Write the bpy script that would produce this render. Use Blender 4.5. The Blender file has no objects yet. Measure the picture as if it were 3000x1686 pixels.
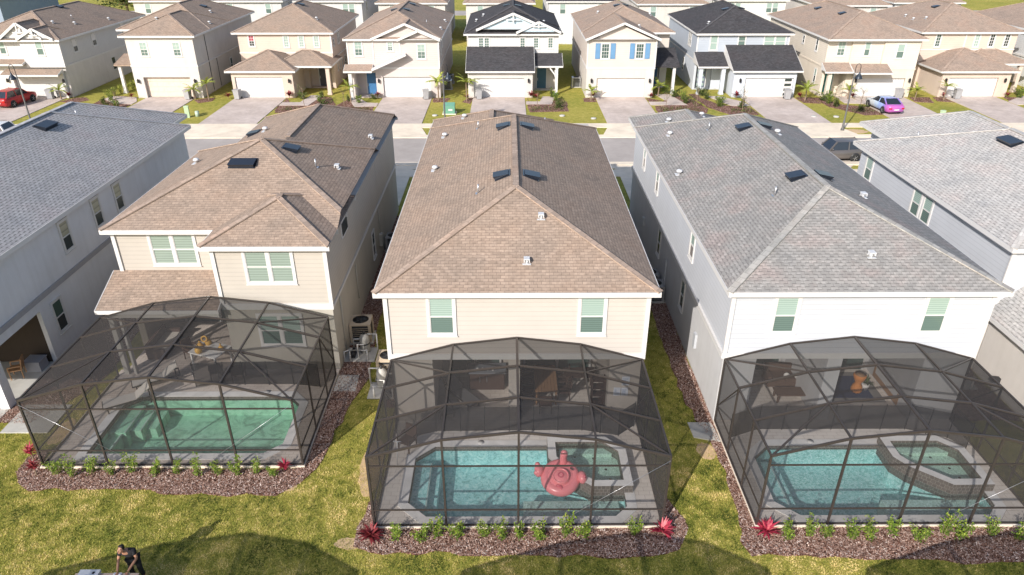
import bpy, bmesh, math, random
import numpy as np
from mathutils import Vector, Matrix
random.seed(7)
SC = bpy.context.scene
C = SC.collection
R = math.radians
# ------------------------------------------------------------------ camera, sky, sun, exposure
cam = bpy.data.cameras.new('camera'); camo = bpy.data.objects.new('camera', cam); C.objects.link(camo)
cam.lens = 25.02; cam.sensor_width = 36; cam.clip_start = 0.5; cam.clip_end = 900
camo.location = (0, 0, 18.5); camo.rotation_euler = (R(90-28.094), 0, R(-0.291))
SC.camera = camo
SUN_EL, SUN_AZ = 29.0, 58.0          # light travels towards azimuth 58 deg from +X
w = bpy.data.worlds.new('World'); SC.world = w; w.use_nodes = True
nt = w.node_tree; nt.nodes.clear()
sky = nt.nodes.new('ShaderNodeTexSky'); sky.sky_type = 'NISHITA'; sky.sun_disc = False
sky.dust_density = 1.6; sky.ozone_density = 1.0; sky.sun_elevation = R(SUN_EL); sky.sun_rotation = R(212)
bg = nt.nodes.new('ShaderNodeBackground'); bg.inputs[1].default_value = 0.125
wo = nt.nodes.new('ShaderNodeOutputWorld')
nt.links.new(sky.outputs[0], bg.inputs[0]); nt.links.new(bg.outputs[0], wo.inputs[0])
sl = bpy.data.lights.new('sun', 'SUN'); sl.energy = 4.0; sl.angle = R(0.53); sl.color = (1.0, 0.94, 0.87)
so = bpy.data.objects.new('sun', sl); C.objects.link(so)
ce, se = math.cos(R(SUN_EL)), math.sin(R(SUN_EL))
so.rotation_euler = Vector((math.cos(R(SUN_AZ))*ce, math.sin(R(SUN_AZ))*ce, -se)).to_track_quat('-Z', 'Y').to_euler()
so.location = (-40, -60, 60)
SC.view_settings.view_transform = 'Standard'; SC.view_settings.look = 'None'
SC.view_settings.exposure = 0.58; SC.view_settings.gamma = 1.0
SC.cycles.transparent_max_bounces = 24
SC.cycles.max_bounces = 6; SC.cycles.diffuse_bounces = 3; SC.cycles.glossy_bounces = 3
SC.cycles.caustics_reflective = False; SC.cycles.caustics_refractive = False

# ------------------------------------------------------------------ materials
class NT:
    def __init__(s, name):
        s.m = bpy.data.materials.new(name); s.m.use_nodes = True; s.t = s.m.node_tree
        s.b = s.t.nodes['Principled BSDF']; s.out = s.t.nodes['Material Output']
    def n(s, ty, **kw):
        nd = s.t.nodes.new('ShaderNode'+ty)
        for k, v in kw.items():
            if k.startswith('i_'):
                key = k[2:]; key = int(key) if key.isdigit() else key.replace('_', ' ')
                nd.inputs[key].default_value = v
            else: setattr(nd, k, v)
        return nd
    def l(s, a, b): s.t.links.new(a, b)
    def uv(s): return s.n('UVMap').outputs[0]
    def obj(s): return s.n('TexCoord').outputs['Object']
    def gen(s): return s.n('NewGeometry').outputs['Position']
    def noise(s, vec, scale, detail=3, rough=.55):
        nd = s.n('TexNoise'); nd.inputs['Scale'].default_value = scale; nd.inputs['Detail'].default_value = detail
        nd.inputs['Roughness'].default_value = rough; s.l(vec, nd.inputs['Vector']); return nd
    def ramp(s, fac, stops, interp='LINEAR'):
        r = s.n('ValToRGB'); cr = r.color_ramp; cr.interpolation = interp
        while len(cr.elements) < len(stops): cr.elements.new(0.5)
        for e, (p, c) in zip(cr.elements, stops): e.position = p; e.color = (*c, 1) if len(c) == 3 else c
        s.l(fac, r.inputs[0]); return r.outputs[0]
    def mix(s, fac, a, b, mode='MIX'):
        m = s.n('Mix', data_type='RGBA', blend_type=mode)
        for i, v in ((0, fac), (6, a), (7, b)):
            if hasattr(v, 'is_output') or hasattr(v, 'links'): s.l(v, m.inputs[i])
            else: m.inputs[i].default_value = v if not isinstance(v, tuple) else (*v, 1)[:4]
        return m.outputs[2]
    def bump(s, h, strength=.3, dist=.02):
        b = s.n('Bump'); b.inputs['Strength'].default_value = strength; b.inputs['Distance'].default_value = dist
        s.l(h, b.inputs['Height']); s.l(b.outputs[0], s.b.inputs['Normal'])
    def col(s, c):
        if isinstance(c, tuple): s.b.inputs['Base Color'].default_value = (*c, 1)
        else: s.l(c, s.b.inputs['Base Color'])
        return s
    def rough(s, r): s.b.inputs['Roughness'].default_value = r; return s
    def spec(s, v): s.b.inputs['Specular IOR Level'].default_value = v; return s

MC = {}
def plain(name, c, rough=.6, metal=0, spec=.4, vary=.06, scale=3.0):
    if name in MC: return MC[name]
    k = NT(name); k.rough(rough).spec(spec); k.b.inputs['Metallic'].default_value = metal
    nz = k.noise(k.obj(), scale, 4)
    a = tuple(max(0, v*(1-vary)) for v in c); b = tuple(min(1, v*(1+vary)) for v in c)
    k.col(k.ramp(nz.outputs[0], [(.3, a), (.7, b)])); MC[name] = k.m; return k.m

def stucco(name, c):
    k = NT(name); k.rough(.9).spec(.2)
    p = k.gen(); n1 = k.noise(p, .7, 5, .6); n2 = k.noise(p, 26, 2)
    d = tuple(v*.93 for v in c); u = tuple(min(1, v*1.03) for v in c)
    base = k.ramp(n1.outputs[0], [(.3, d), (.65, u)])
    sep = k.n('SeparateXYZ'); k.l(p, sep.inputs[0])
    low = k.n('MapRange'); low.inputs[1].default_value = 0; low.inputs[2].default_value = .5; k.l(sep.outputs[2], low.inputs[0])
    n3 = k.noise(p, 3, 5); mm = k.n('Math', operation='ADD'); k.l(low.outputs[0], mm.inputs[0]); k.l(n3.outputs[0], mm.inputs[1])
    dirt = k.ramp(mm.outputs[0], [(.35, (.62, .55, .48)), (.75, (1, 1, 1))])
    mp = k.n('Mapping'); mp.inputs['Scale'].default_value = (2.2, 2.2, .16); k.l(p, mp.inputs[0]); n4 = k.noise(mp.outputs[0], 1.6, 4, .6)
    stk_ = k.ramp(n4.outputs[0], [(.34, (.96, .957, .95)), (.56, (1, 1, 1))]); base = k.mix(1.0, base, stk_, 'MULTIPLY')
    k.col(k.mix(1.0, base, dirt, 'MULTIPLY')); k.bump(n2.outputs[0], .35, .008); return k.m

def siding(name, c, course=.19, vertical=False):
    k = NT(name); k.rough(.7).spec(.3)
    uv = k.uv(); sep = k.n('SeparateXYZ'); k.l(uv, sep.inputs[0])
    dv = k.n('Math', operation='DIVIDE'); dv.inputs[1].default_value = course if not vertical else .3
    k.l(sep.outputs[0 if vertical else 1], dv.inputs[0])
    fr = k.n('Math', operation='FRACT'); k.l(dv.outputs[0], fr.inputs[0])
    n1 = k.noise(uv, .8, 4)
    d = tuple(v*.95 for v in c); u = tuple(min(1, v*1.02) for v in c)
    base = k.ramp(n1.outputs[0], [(.3, d), (.7, u)])
    line = k.ramp(fr.outputs[0], [(0, (.72, .72, .73)), (.10, (1, 1, 1)), (.9, (1, 1, 1)), (1, (.9, .9, .9))])
    k.col(k.mix(1.0, base, line, 'MULTIPLY')); k.bump(fr.outputs[0], .5, .012); return k.m

def shingle(name, c1, c2, dark, pink=None, row=.145, wid=.30, dash=.0):
    k = NT(name); k.rough(.95).spec(.15)
    uv = k.uv()
    br = k.n('TexBrick', offset=.5); br.inputs['Scale'].default_value = 1
    br.inputs['Brick Width'].default_value = wid; br.inputs['Row Height'].default_value = row
    br.inputs['Mortar Size'].default_value = .007; br.inputs['Mortar Smooth'].default_value = .3
    br.inputs['Color1'].default_value = (*c1, 1); br.inputs['Color2'].default_value = (*c2, 1)
    br.inputs['Mortar'].default_value = (*dark, 1); k.l(uv, br.inputs[0])  # mortar colour paints the shadow line under each course
    # dragon-tooth tabs: second layer, shifted, only some tabs get a painted shadow edge
    mp = k.n('Mapping'); mp.inputs['Location'].default_value = (.11, .02, 0); k.l(uv, mp.inputs[0])
    b2 = k.n('TexBrick', offset=.37); b2.inputs['Scale'].default_value = 1
    b2.inputs['Brick Width'].default_value = wid*.62; b2.inputs['Row Height'].default_value = row
    b2.inputs['Mortar Size'].default_value = .02; b2.inputs['Color1'].default_value = (1, 1, 1, 1)
    b2.inputs['Color2'].default_value = (.68, .68, .68, 1); b2.inputs['Mortar'].default_value = (.8, .8, .8, 1)
    k.l(mp.outputs[0], b2.inputs[0])
    base = k.mix(.85, br.outputs[0], b2.outputs[0], 'MULTIPLY')
    n1 = k.noise(uv, .55, 4, .6); n2 = k.noise(uv, 60, 2)
    pt = k.ramp(n1.outputs[0], [(.35, pink or (1.05, 1.0, .97)), (.5, (1, 1, 1)), (.68, (.86, .88, .9))])
    base = k.mix(1.0, base, pt, 'MULTIPLY')
    gr = k.ramp(n2.outputs[0], [(.3, (.85, .85, .85)), (.7, (1.12, 1.12, 1.12))])
    if dash:
        sx = k.n('SeparateXYZ'); k.l(uv, sx.inputs[0])
        def mth(op, a, b=None):
            q = k.n('Math', operation=op)
            for i_, v_ in ((0, a), (1, b)):
                if v_ is None: continue
                if hasattr(v_, 'links'): k.l(v_, q.inputs[i_])
                else: q.inputs[i_].default_value = v_
            return q.outputs[0]
        vr = mth('DIVIDE', sx.outputs[1], row); fl = mth('FLOOR', vr); fv = mth('FRACT', vr)
        uu = mth('ADD', mth('DIVIDE', sx.outputs[0], wid*1.05), mth('MULTIPLY', fl, .381)); fu = mth('FRACT', uu)
        msk = mth('MULTIPLY', mth('LESS_THAN', fv, .30), mth('LESS_THAN', fu, .48))
        base = k.mix(mth('MULTIPLY', msk, dash), base, tuple(v*.30 for v in c2))  # dashes paint short shadows under the shingle tabs
    k.col(k.mix(.7, base, gr, 'MULTIPLY'))
    hm = k.n('Math', operation='SUBTRACT'); hm.inputs[0].default_value = 1; k.l(br.outputs[1], hm.inputs[1])
    k.bump(hm.outputs[0], .22, .01); return k.m

def pavers(name, c1, c2, c3, mort, w_=.4, h_=.2):
    k = NT(name); k.rough(.85).spec(.25); uv = k.uv()
    br = k.n('TexBrick'); br.inputs['Scale'].default_value = 1; br.inputs['Brick Width'].default_value = w_
    br.inputs['Row Height'].default_value = h_; br.inputs['Mortar Size'].default_value = .008
    br.inputs['Color1'].default_value = (*c1, 1); br.inputs['Color2'].default_value = (*c2, 1)
    br.inputs['Mortar'].default_value = (*mort, 1); k.l(uv, br.inputs[0])
    n = k.noise(uv, 1.3, 4); base = k.mix(k.ramp(n.outputs[0], [(.45, (0, 0, 0)), (.7, (.6, .6, .6))]), br.outputs[0], c3)
    n2 = k.noise(uv, .35, 5, .65); st = k.ramp(n2.outputs[0], [(.3, (.82, .8, .78)), (.6, (1.04, 1.04, 1.04))])
    k.col(k.mix(1.0, base, st, 'MULTIPLY')); k.bump(br.outputs[1], -.3, .006); return k.m

def grass_mat():
    k = NT('lawn_grass'); k.rough(.95).spec(.1); p = k.gen()
    n1 = k.noise(p, .16, 5, .6); n2 = k.noise(p, 2.2, 6, .7); n3 = k.noise(p, 22, 3, .7); vo = k.noise(p, 60, 2, .7)
    big = k.ramp(n1.outputs[0], [(.32, (.22, .25, .05)), (.5, (.37, .335, .075)), (.68, (.50, .40, .12))])
    med = k.ramp(n2.outputs[0], [(.3, (.12, .165, .03)), (.5, (.35, .32, .075)), (.72, (.62, .48, .19))])
    c = k.mix(.5, big, med)
    fine = k.ramp(n3.outputs[0], [(.28, (.42, .47, .35)), (.5, (.95, .97, .9)), (.74, (1.4, 1.35, 1.2))])
    c = k.mix(.9, c, fine, 'MULTIPLY')
    ff = k.ramp(vo.outputs[0], [(.3, (.6, .6, .6)), (.7, (1.3, 1.3, 1.3))])
    k.col(k.mix(.7, c, ff, 'MULTIPLY')); k.bump(n3.outputs[0], .9, .05); return k.m

def mulch_mat():
    k = NT('mulch_chips'); k.rough(.95).spec(.15); p = k.gen()
    v = k.n('TexVoronoi'); v.inputs['Scale'].default_value = 19; k.l(p, v.inputs['Vector'])
    n = k.noise(p, 1.0, 4); sp = k.n('SeparateColor'); k.l(v.outputs['Color'], sp.inputs[0])
    c = k.ramp(sp.outputs[0], [(0, (.05, .022, .016)), (.35, (.15, .075, .055)), (.65, (.27, .15, .115)), (.88, (.42, .28, .24)), (1, (.6, .48, .44))])
    t = k.ramp(n.outputs[0], [(.35, (.8, .74, .7)), (.7, (1.1, 1.05, 1.0))])
    k.col(k.mix(1.0, c, t, 'MULTIPLY')); k.bump(v.outputs['Distance'], .9, .05); return k.m

def concrete(name, c, sc=1.0):
    k = NT(name); k.rough(.85).spec(.2); p = k.gen()
    n = k.noise(p, .5*sc, 6, .65); n2 = k.noise(p, 30, 2)
    d = tuple(v*.82 for v in c); u = tuple(min(1, v*1.06) for v in c)
    k.col(k.ramp(n.outputs[0], [(.3, d), (.62, u)])); k.bump(n2.outputs[0], .2, .004); return k.m

def screen_mat(name, op, c=(.055, .05, .048), op_edge=.93):
    k = NT(name); t = k.n('BsdfTransparent'); d = k.n('BsdfDiffuse'); d.inputs[0].default_value = (*c, 1)
    lw = k.n('LayerWeight'); lw.inputs[0].default_value = .5
    pw = k.n('Math', operation='POWER'); pw.inputs[1].default_value = 1.25; k.l(lw.outputs['Facing'], pw.inputs[0])
    mr = k.n('MapRange'); mr.inputs[1].default_value = 0; mr.inputs[2].default_value = 1
    mr.inputs[3].default_value = op; mr.inputs[4].default_value = op_edge; k.l(pw.outputs[0], mr.inputs[0])
    m = k.n('MixShader'); k.l(mr.outputs[0], m.inputs[0]); k.l(t.outputs[0], m.inputs[1]); k.l(d.outputs[0], m.inputs[2])
    k.l(m.outputs[0], k.out.inputs[0]); return k.m

def water_mat(name, tint, ripple=9.0, bs=.35):
    k = NT(name); t = k.n('BsdfTransparent'); t.inputs[0].default_value = (*tint, 1)
    g = k.n('BsdfGlossy'); g.inputs['Roughness'].default_value = .04; g.inputs[0].default_value = (.9, .95, 1, 1)
    p = k.gen(); n = k.noise(p, ripple, 3, .6)
    b = k.n('Bump'); b.inputs['Strength'].default_value = bs; b.inputs['Distance'].default_value = .05; k.l(n.outputs[0], b.inputs['Height'])
    k.l(b.outputs[0], g.inputs['Normal']); lw = k.n('LayerWeight'); k.l(b.outputs[0], lw.inputs['Normal']); pw = k.n('Math', operation='POWER'); pw.inputs[1].default_value = 4.0; k.l(lw.outputs['Facing'], pw.inputs[0]); f = k.n('Math', operation='MULTIPLY_ADD'); f.inputs[1].default_value = .75; f.inputs[2].default_value = .025; k.l(pw.outputs[0], f.inputs[0])
    m = k.n('MixShader'); k.l(f.outputs[0], m.inputs[0]); k.l(t.outputs[0], m.inputs[1]); k.l(g.outputs[0], m.inputs[2])
    k.l(m.outputs[0], k.out.inputs[0]); return k.m

def pool_finish(name, c, lightc, sc=14):
    k = NT(name); k.rough(.8).spec(.2); p = k.gen()
    n = k.noise(p, sc, 4, .7); n.inputs['Distortion'].default_value = 1.2; n0 = k.noise(p, .8, 3)
    a = k.ramp(n.outputs[0], [(.35, tuple(v*.62 for v in c)), (.5, c), (.62, lightc)])  # pebble mottling in the colour stands in for water caustics
    b = k.ramp(n0.outputs[0], [(.3, (.9, .9, .92)), (.7, (1.06, 1.05, 1.02))])
    k.col(k.mix(1.0, a, b, 'MULTIPLY')); return k.m

def glass_pane(name, top, blind=True, stripe=.09):
    k = NT(name); k.rough(.12).spec(.6)
    uv = k.uv(); sep = k.n('SeparateXYZ'); k.l(uv, sep.inputs[0])
    if blind:
        dv = k.n('Math', operation='DIVIDE'); dv.inputs[1].default_value = stripe; k.l(sep.outputs[1], dv.inputs[0])
        fr = k.n('Math', operation='FRACT'); k.l(dv.outputs[0], fr.inputs[0])
        st = k.ramp(fr.outputs[0], [(0, tuple(v*.62 for v in top)), (.25, top), (.85, tuple(v*1.08 for v in top)), (1, tuple(v*.7 for v in top))])
        k.col(st)
    else: k.col(top)
    return k.m

def tint_mat(name, ramp, rough=.7, spec=.25, transl=0):
    k = NT(name); k.rough(rough).spec(spec)
    a = k.n('Attribute', attribute_name='tint'); c = k.ramp(a.outputs['Fac'], ramp)
    k.col(c)
    if transl:
        tr = k.n('BsdfTranslucent'); k.l(c, tr.inputs[0]); m = k.n('MixShader'); m.inputs[0].default_value = transl
        k.l(k.b.outputs[0], m.inputs[1]); k.l(tr.outputs[0], m.inputs[2]); k.l(m.outputs[0], k.out.inputs[0])
    return k.m

# palette -----------------------------------------------------------
white_trim = plain('white_trim', (.60, .59, .58), .5, vary=.03)
cream_st = stucco('cream_stucco', (.50, .455, .41))
creamB = siding('cream_siding', (.50, .462, .425), .2)
beige_st = stucco('beige_stucco', (.43, .405, .355))
beigeA = siding('beige_siding', (.455, .42, .375), .2)
white_st = stucco('white_stucco', (.53, .53, .54))
whiteC = siding('white_siding', (.50, .52, .56), .21)
white_warm = stucco('warm_white_stucco', (.56, .53, .50))
peach_st = stucco('peach_stucco', (.56, .465, .395))
peachS = siding('peach_siding', (.58, .48, .41), .2)
greige_st = stucco('greige_stucco', (.55, .49, .47)); greigeS = siding('greige_siding', (.53, .475, .455), .2)
blueS = siding('pale_blue_siding', (.40, .44, .50), .2); blue_st = stucco('pale_blue_stucco', (.52, .56, .62))
battenW = siding('white_batten', (.56, .55, .545), vertical=True)
grayS = siding('grey_siding', (.55, .56, .57), .2)
slateS = siding('slate_blue_siding', (.27, .33, .42), .2)
accentB = siding('powder_blue_shingle', (.48, .60, .68), .15)
sh_brown = shingle('brown_shingles', (.41, .315, .25), (.345, .265, .21), (.20, .15, .12), (1.02, .99, .97), dash=.22)
sh_brown2 = shingle('taupe_shingles', (.42, .325, .262), (.36, .275, .222), (.24, .19, .16), (1.03, .98, .96), dash=.2)
sh_light = shingle('pale_grey_shingles', (.56, .54, .52), (.48, .465, .45), (.25, .245, .24), (1.03, .97, .96), dash=.5)
sh_grey = shingle('grey_shingles', (.37, .355, .34), (.30, .29, .28), (.17, .165, .16), (1.08, .98, .97), dash=.5)
sh_blue = shingle('silver_grey_shingles', (.50, .485, .48), (.45, .435, .43), (.20, .195, .20), (1.03, .98, .98), dash=.72)
sh_dark = shingle('charcoal_shingles', (.085, .083, .09), (.06, .058, .062), (.035, .034, .036), (1.05, 1, 1))
asphalt = concrete('asphalt', (.40, .36, .335), .8)
conc = concrete('concrete_walk', (.76, .66, .53), 1.2); conc_grey = concrete('concrete_slab', (.46, .45, .42), 2)
coping_m = concrete('coping_stone', (.82, .80, .78), 3)
drive_p = pavers('driveway_pavers', (.56, .48, .44), (.48, .41, .375), (.60, .52, .47), (.38, .32, .29), .3, .15)
deck_p = pavers('travertine_deck', (.82, .75, .69), (.72, .66, .60), (.86, .80, .74), (.5, .45, .42), .4, .2)
deckA_p = pavers('taupe_deck_pavers', (.72, .63, .56), (.62, .54, .48), (.77, .69, .62), (.43, .37, .33), .3, .15)
grass_m = grass_mat(); mulch_m = mulch_mat()
bronze = plain('bronze_aluminium', (.06, .05, .045), .45, .3, .5, .1)
bronze_l = plain('bronze_aluminium_worn', (.13, .11, .10), .45, .3, .5, .1)
screen_m = screen_mat('insect_screen', .30, (.06, .056, .054), .97); fence_m = screen_mat('fence_mesh', .66, (.035, .035, .037), .95)
black_m = plain('black_metal', (.02, .02, .022), .4, .2, .5)
vent_blk = plain('vent_cap_black', (.028, .034, .048), .3, .3, .6)
vent_wht = plain('vent_white', (.58, .59, .61), .4); vent_mtl = plain('galvanised', (.5, .51, .54), .3, .7)
pane_up = glass_pane('pane_pale_blind', (.31, .405, .365)); pane_lo = glass_pane('pane_insect_screened', (.12, .175, .155))
pane_dk = glass_pane('pane_dark', (.04, .05, .05), False); pane_be = glass_pane('pane_beige_blind', (.36, .35, .26), True, .3)
pane_st = glass_pane('pane_striped_blind', (.25, .31, .27), True, .115)
pane_gr = glass_pane('pane_dark_green', (.06, .10, .09), False)
pvc = plain('white_pvc', (.75, .74, .71), .4); tan_m = plain('tan_enclosure', (.56, .46, .34), .5)
grille_m = plain('dark_coil_grille', (.04, .042, .045), .6); eqp = plain('equipment_black', (.03, .03, .032), .4)
grey_bin = plain('grey_plastic', (.33, .33, .34), .5); green_box = plain('utility_green', (.13, .30, .22), .5)
pgreen = plain('pale_green_plastic', (.42, .55, .36), .5)
leaf_m = tint_mat('shrub_leaf', [(0, (.05, .085, .018)), (.35, (.12, .20, .03)), (.7, (.24, .34, .045)), (1, (.42, .46, .08))], .6, .3, .25)
leafY = tint_mat('palm_leaf', [(0, (.12, .17, .03)), (.5, (.30, .36, .06)), (1, (.52, .52, .12))], .6, .3, .3)
leafD = tint_mat('bush_leaf', [(0, (.035, .05, .02)), (.5, (.09, .13, .035)), (1, (.22, .26, .07))], .7, .2, .2)
cord_m = tint_mat('cordyline_leaf', [(0, (.12, .015, .03)), (.4, (.33, .03, .06)), (.75, (.6, .06, .12)), (1, (.78, .22, .24))], .5, .3, .3)
cordD = tint_mat('cordyline_dark_leaf', [(0, (.07, .015, .02)), (.5, (.22, .03, .04)), (1, (.42, .09, .09))], .5, .3, .3)
blade_m = tint_mat('grass_blade', [(0, (.07, .10, .02)), (.3, (.20, .235, .04)), (.6, (.46, .42, .10)), (1, (.88, .70, .32))], .8, .15, .3)
chip_m = tint_mat('wood_chip', [(0, (.05, .025, .018)), (.3, (.24, .135, .10)), (.65, (.50, .35, .29)), (1, (.85, .74, .68))], .9, .1)
bark = plain('bark', (.22, .16, .11), .9)

# ------------------------------------------------------------------ mesh builder
class M:
    def __init__(s): s.v = []; s.f = []; s.uv = []; s.mi = []; s.t = []; s.sm = []
    def poly(s, pts, mi=0, tint=0.5, smooth=False, uv=None):
        pts = [Vector(p) for p in pts]; i0 = len(s.v); s.v += [tuple(p) for p in pts]
        s.f.append(tuple(range(i0, i0+len(pts)))); s.mi.append(mi); s.t.append(tint); s.sm.append(smooth)
        if uv: s.uv += uv; return
        n = Vector((0, 0, 0))
        for a in range(len(pts)):
            p, q = pts[a], pts[(a+1) % len(pts)]
            n += Vector(((p.y-q.y)*(p.z+q.z), (p.z-q.z)*(p.x+q.x), (p.x-q.x)*(p.y+q.y)))
        if n.length < 1e-12: n = Vector((0, 0, 1))
        n.normalize()
        if abs(n.z) > .995: u = Vector((1, 0, 0)); vv = Vector((0, 1, 0))
        else:
            u = Vector((0, 0, 1)).cross(n).normalized(); vv = n.cross(u)
        s.uv += [(p.dot(u), p.dot(vv)) for p in pts]
    def mesh_faces(s, verts, faces, mi=0, tint=.5, smooth=True):
        i0 = len(s.v); s.v += [tuple(v) for v in verts]
        for f in faces:
            s.f.append(tuple(i0+i for i in f)); s.mi.append(mi); s.t.append(tint); s.sm.append(smooth)
            s.uv += [(verts[i][0]+verts[i][1], verts[i][2]) for i in f]
    def box(s, x0, x1, y0, y1, z0, z1, mi=0, tint=.5, skip=''):
        a = [(x0, y0, z0), (x1, y0, z0), (x1, y1, z0), (x0, y1, z0), (x0, y0, z1), (x1, y0, z1), (x1, y1, z1), (x0, y1, z1)]
        for k, q in (('f', (0, 1, 5, 4)), ('r', (1, 2, 6, 5)), ('b', (2, 3, 7, 6)), ('l', (3, 0, 4, 7)), ('t', (4, 5, 6, 7)), ('u', (3, 2, 1, 0))):
            if k not in skip: s.poly([a[i] for i in q], mi, tint)
    def bar(s, p, q, w_=.05, h_=None, mi=0, up=(0, 0, 1), tint=.5):
        p, q = Vector(p), Vector(q); d = (q-p); L = d.length
        if L < 1e-6: return
        d.normalize(); up = Vector(up)
        if abs(d.dot(up)) > .98: up = Vector((0, 1, 0))
        sd = d.cross(up).normalized()*(w_/2); u = sd.cross(d).normalized()*((h_ or w_)/2)
        a = [p-sd-u, p+sd-u, p+sd+u, p-sd+u]; b = [v+d*L for v in a]
        for i in range(4): s.poly([a[i], a[(i+1) % 4], b[(i+1) % 4], b[i]], mi, tint)
        s.poly(a[::-1], mi, tint); s.poly(b, mi, tint)
    def tube(s, pts, r, n=8, mi=0, tint=.5, cap=True):
        pts = [Vector(p) for p in pts]; rr = r if isinstance(r, (list, tuple)) else [r]*len(pts)
        rings = []
        for i, p in enumerate(pts):
            d = (pts[min(i+1, len(pts)-1)]-pts[max(i-1, 0)])
            d = d.normalized() if d.length > 1e-9 else Vector((0, 0, 1))
            u = Vector((1, 0, 0)) if abs(d.x) < .9 else Vector((0, 1, 0))
            a = d.cross(u).normalized(); b = d.cross(a)
            rings.append([p+(a*math.cos(2*math.pi*k/n)+b*math.sin(2*math.pi*k/n))*rr[i] for k in range(n)])
        vs = [v for rg in rings for v in rg]; fs = []
        for i in range(len(pts)-1):
            for k in range(n): fs.append((i*n+k, i*n+(k+1) % n, (i+1)*n+(k+1) % n, (i+1)*n+k))
        if cap: fs.append(tuple(range(n))[::-1]); fs.append(tuple((len(pts)-1)*n+k for k in range(n)))
        s.mesh_faces(vs, fs, mi, tint)
    def lathe(s, prof, c=(0, 0, 0), n=16, mi=0, axis='z', tint=.5):
        vs = []; fs = []
        for (r, z) in prof:
            for k in range(n):
                a = 2*math.pi*k/n; x, y = r*math.cos(a), r*math.sin(a)
                v = {'z': (x, y, z), 'x': (z, x, y), 'y': (x, z, y)}[axis]
                vs.append((v[0]+c[0], v[1]+c[1], v[2]+c[2]))
        for i in range(len(prof)-1):
            for k in range(n): fs.append((i*n+k, i*n+(k+1) % n, (i+1)*n+(k+1) % n, (i+1)*n+k))
        fs.append(tuple(range(n))[::-1]); fs.append(tuple((len(prof)-1)*n+k for k in range(n)))
        s.mesh_faces(vs, fs, mi, tint)
    def ell(s, c, r, n=16, m=10, mi=0, rot=None, tint=.5):
        vs = []; fs = []
        for i in range(m+1):
            ph = math.pi*i/m
            for k in range(n):
                a = 2*math.pi*k/n; v = Vector((r[0]*math.sin(ph)*math.cos(a), r[1]*math.sin(ph)*math.sin(a), r[2]*math.cos(ph)))
                if rot: v = rot @ v
                vs.append(v+Vector(c))
        for i in range(m):
            for k in range(n): fs.append((i*n+k, (i+1)*n+k, (i+1)*n+(k+1) % n, i*n+(k+1) % n))
        s.mesh_faces(vs, fs, mi, tint)
    def build(s, name, mats, parent=None, org=None):
        me = bpy.data.meshes.new(name)
        o_ = Vector(org) if org is not None else (parent['_org'] and Vector(parent['_org']) if parent is not None and '_org' in parent else Vector((0, 0, 0)))
        me.from_pydata([tuple(Vector(v)-o_) for v in s.v], [], s.f)
        ul = me.uv_layers.new(name='UVMap'); ul.data.foreach_set('uv', [c for u in s.uv for c in u])
        if not isinstance(mats, (list, tuple)): mats = [mats]
        for m in mats: me.materials.append(m)
        me.polygons.foreach_set('material_index', s.mi); me.polygons.foreach_set('use_smooth', s.sm)
        if any(abs(t-.5) > 1e-6 for t in s.t):
            at = me.attributes.new('tint', 'FLOAT', 'FACE'); at.data.foreach_set('value', s.t)
        me.update(); o = bpy.data.objects.new(name, me); C.objects.link(o)
        if parent is not None: o.parent = parent
        elif org is not None: o.location = org
        return o

def tag(o, label=None, cat=None, group=None, kind=None):
    if label: o['label'] = label
    if cat: o['category'] = cat
    if group: o['group'] = group
    if kind: o['kind'] = kind
    return o
def thing(name, label, cat, loc, rz=0, group=None):
    o = bpy.data.objects.new(name, None); C.objects.link(o); o.location = loc; o.rotation_euler = (0, 0, rz)
    o.empty_display_size = .2; tag(o, label, cat, group); o['_org'] = [0.0, 0.0, 0.0]; return o
def wthing(name, label, cat, loc, group=None):      # children given in world coordinates
    o = thing(name, label, cat, loc, 0, group); o['_org'] = [float(v) for v in loc]; return o
def copy_tree(o, loc=None, rz=None, label=None, sc=None, parent=None, cat=None):
    c = o.copy(); C.objects.link(c)
    if parent is not None: c.parent = parent
    if loc is not None: c.location = loc
    if rz is not None: c.rotation_euler = (0, 0, rz)
    if label: c['label'] = label
    if cat: c['category'] = cat
    if sc: c.scale = (sc, sc, sc) if not isinstance(sc, tuple) else sc
    for ch in o.children: copy_tree(ch, parent=c)
    return c
def structure(name, m, mat): return tag(m.build(name, mat), kind='structure')

# ------------------------------------------------------------------ ground, street
def grid_sheet(name, x0, x1, y0, y1, z, mat, holes=()):
    m = M(); xs = sorted({x0, x1, *[h[0] for h in holes], *[h[1] for h in holes]}); ys = sorted({y0, y1, *[h[2] for h in holes], *[h[3] for h in holes]})
    for a, b in zip(xs, xs[1:]):
        for c, d in zip(ys, ys[1:]):
            cx, cy = (a+b)/2, (c+d)/2
            if any(h[0] < cx < h[1] and h[2] < cy < h[3] for h in holes): continue
            m.poly([(a, c, z), (b, c, z), (b, d, z), (a, d, z)])
    return structure(name, m, mat)
HOLES = [(-16.5, -8.4, 20.8, 25.0), (-3.9, 4.45, 17.6, 21.8), (8.95, 17.3, 17.6, 21.8)]
grid_sheet('ground', -260, 260, -40, 420, 0, grass_m, HOLES)

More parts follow.
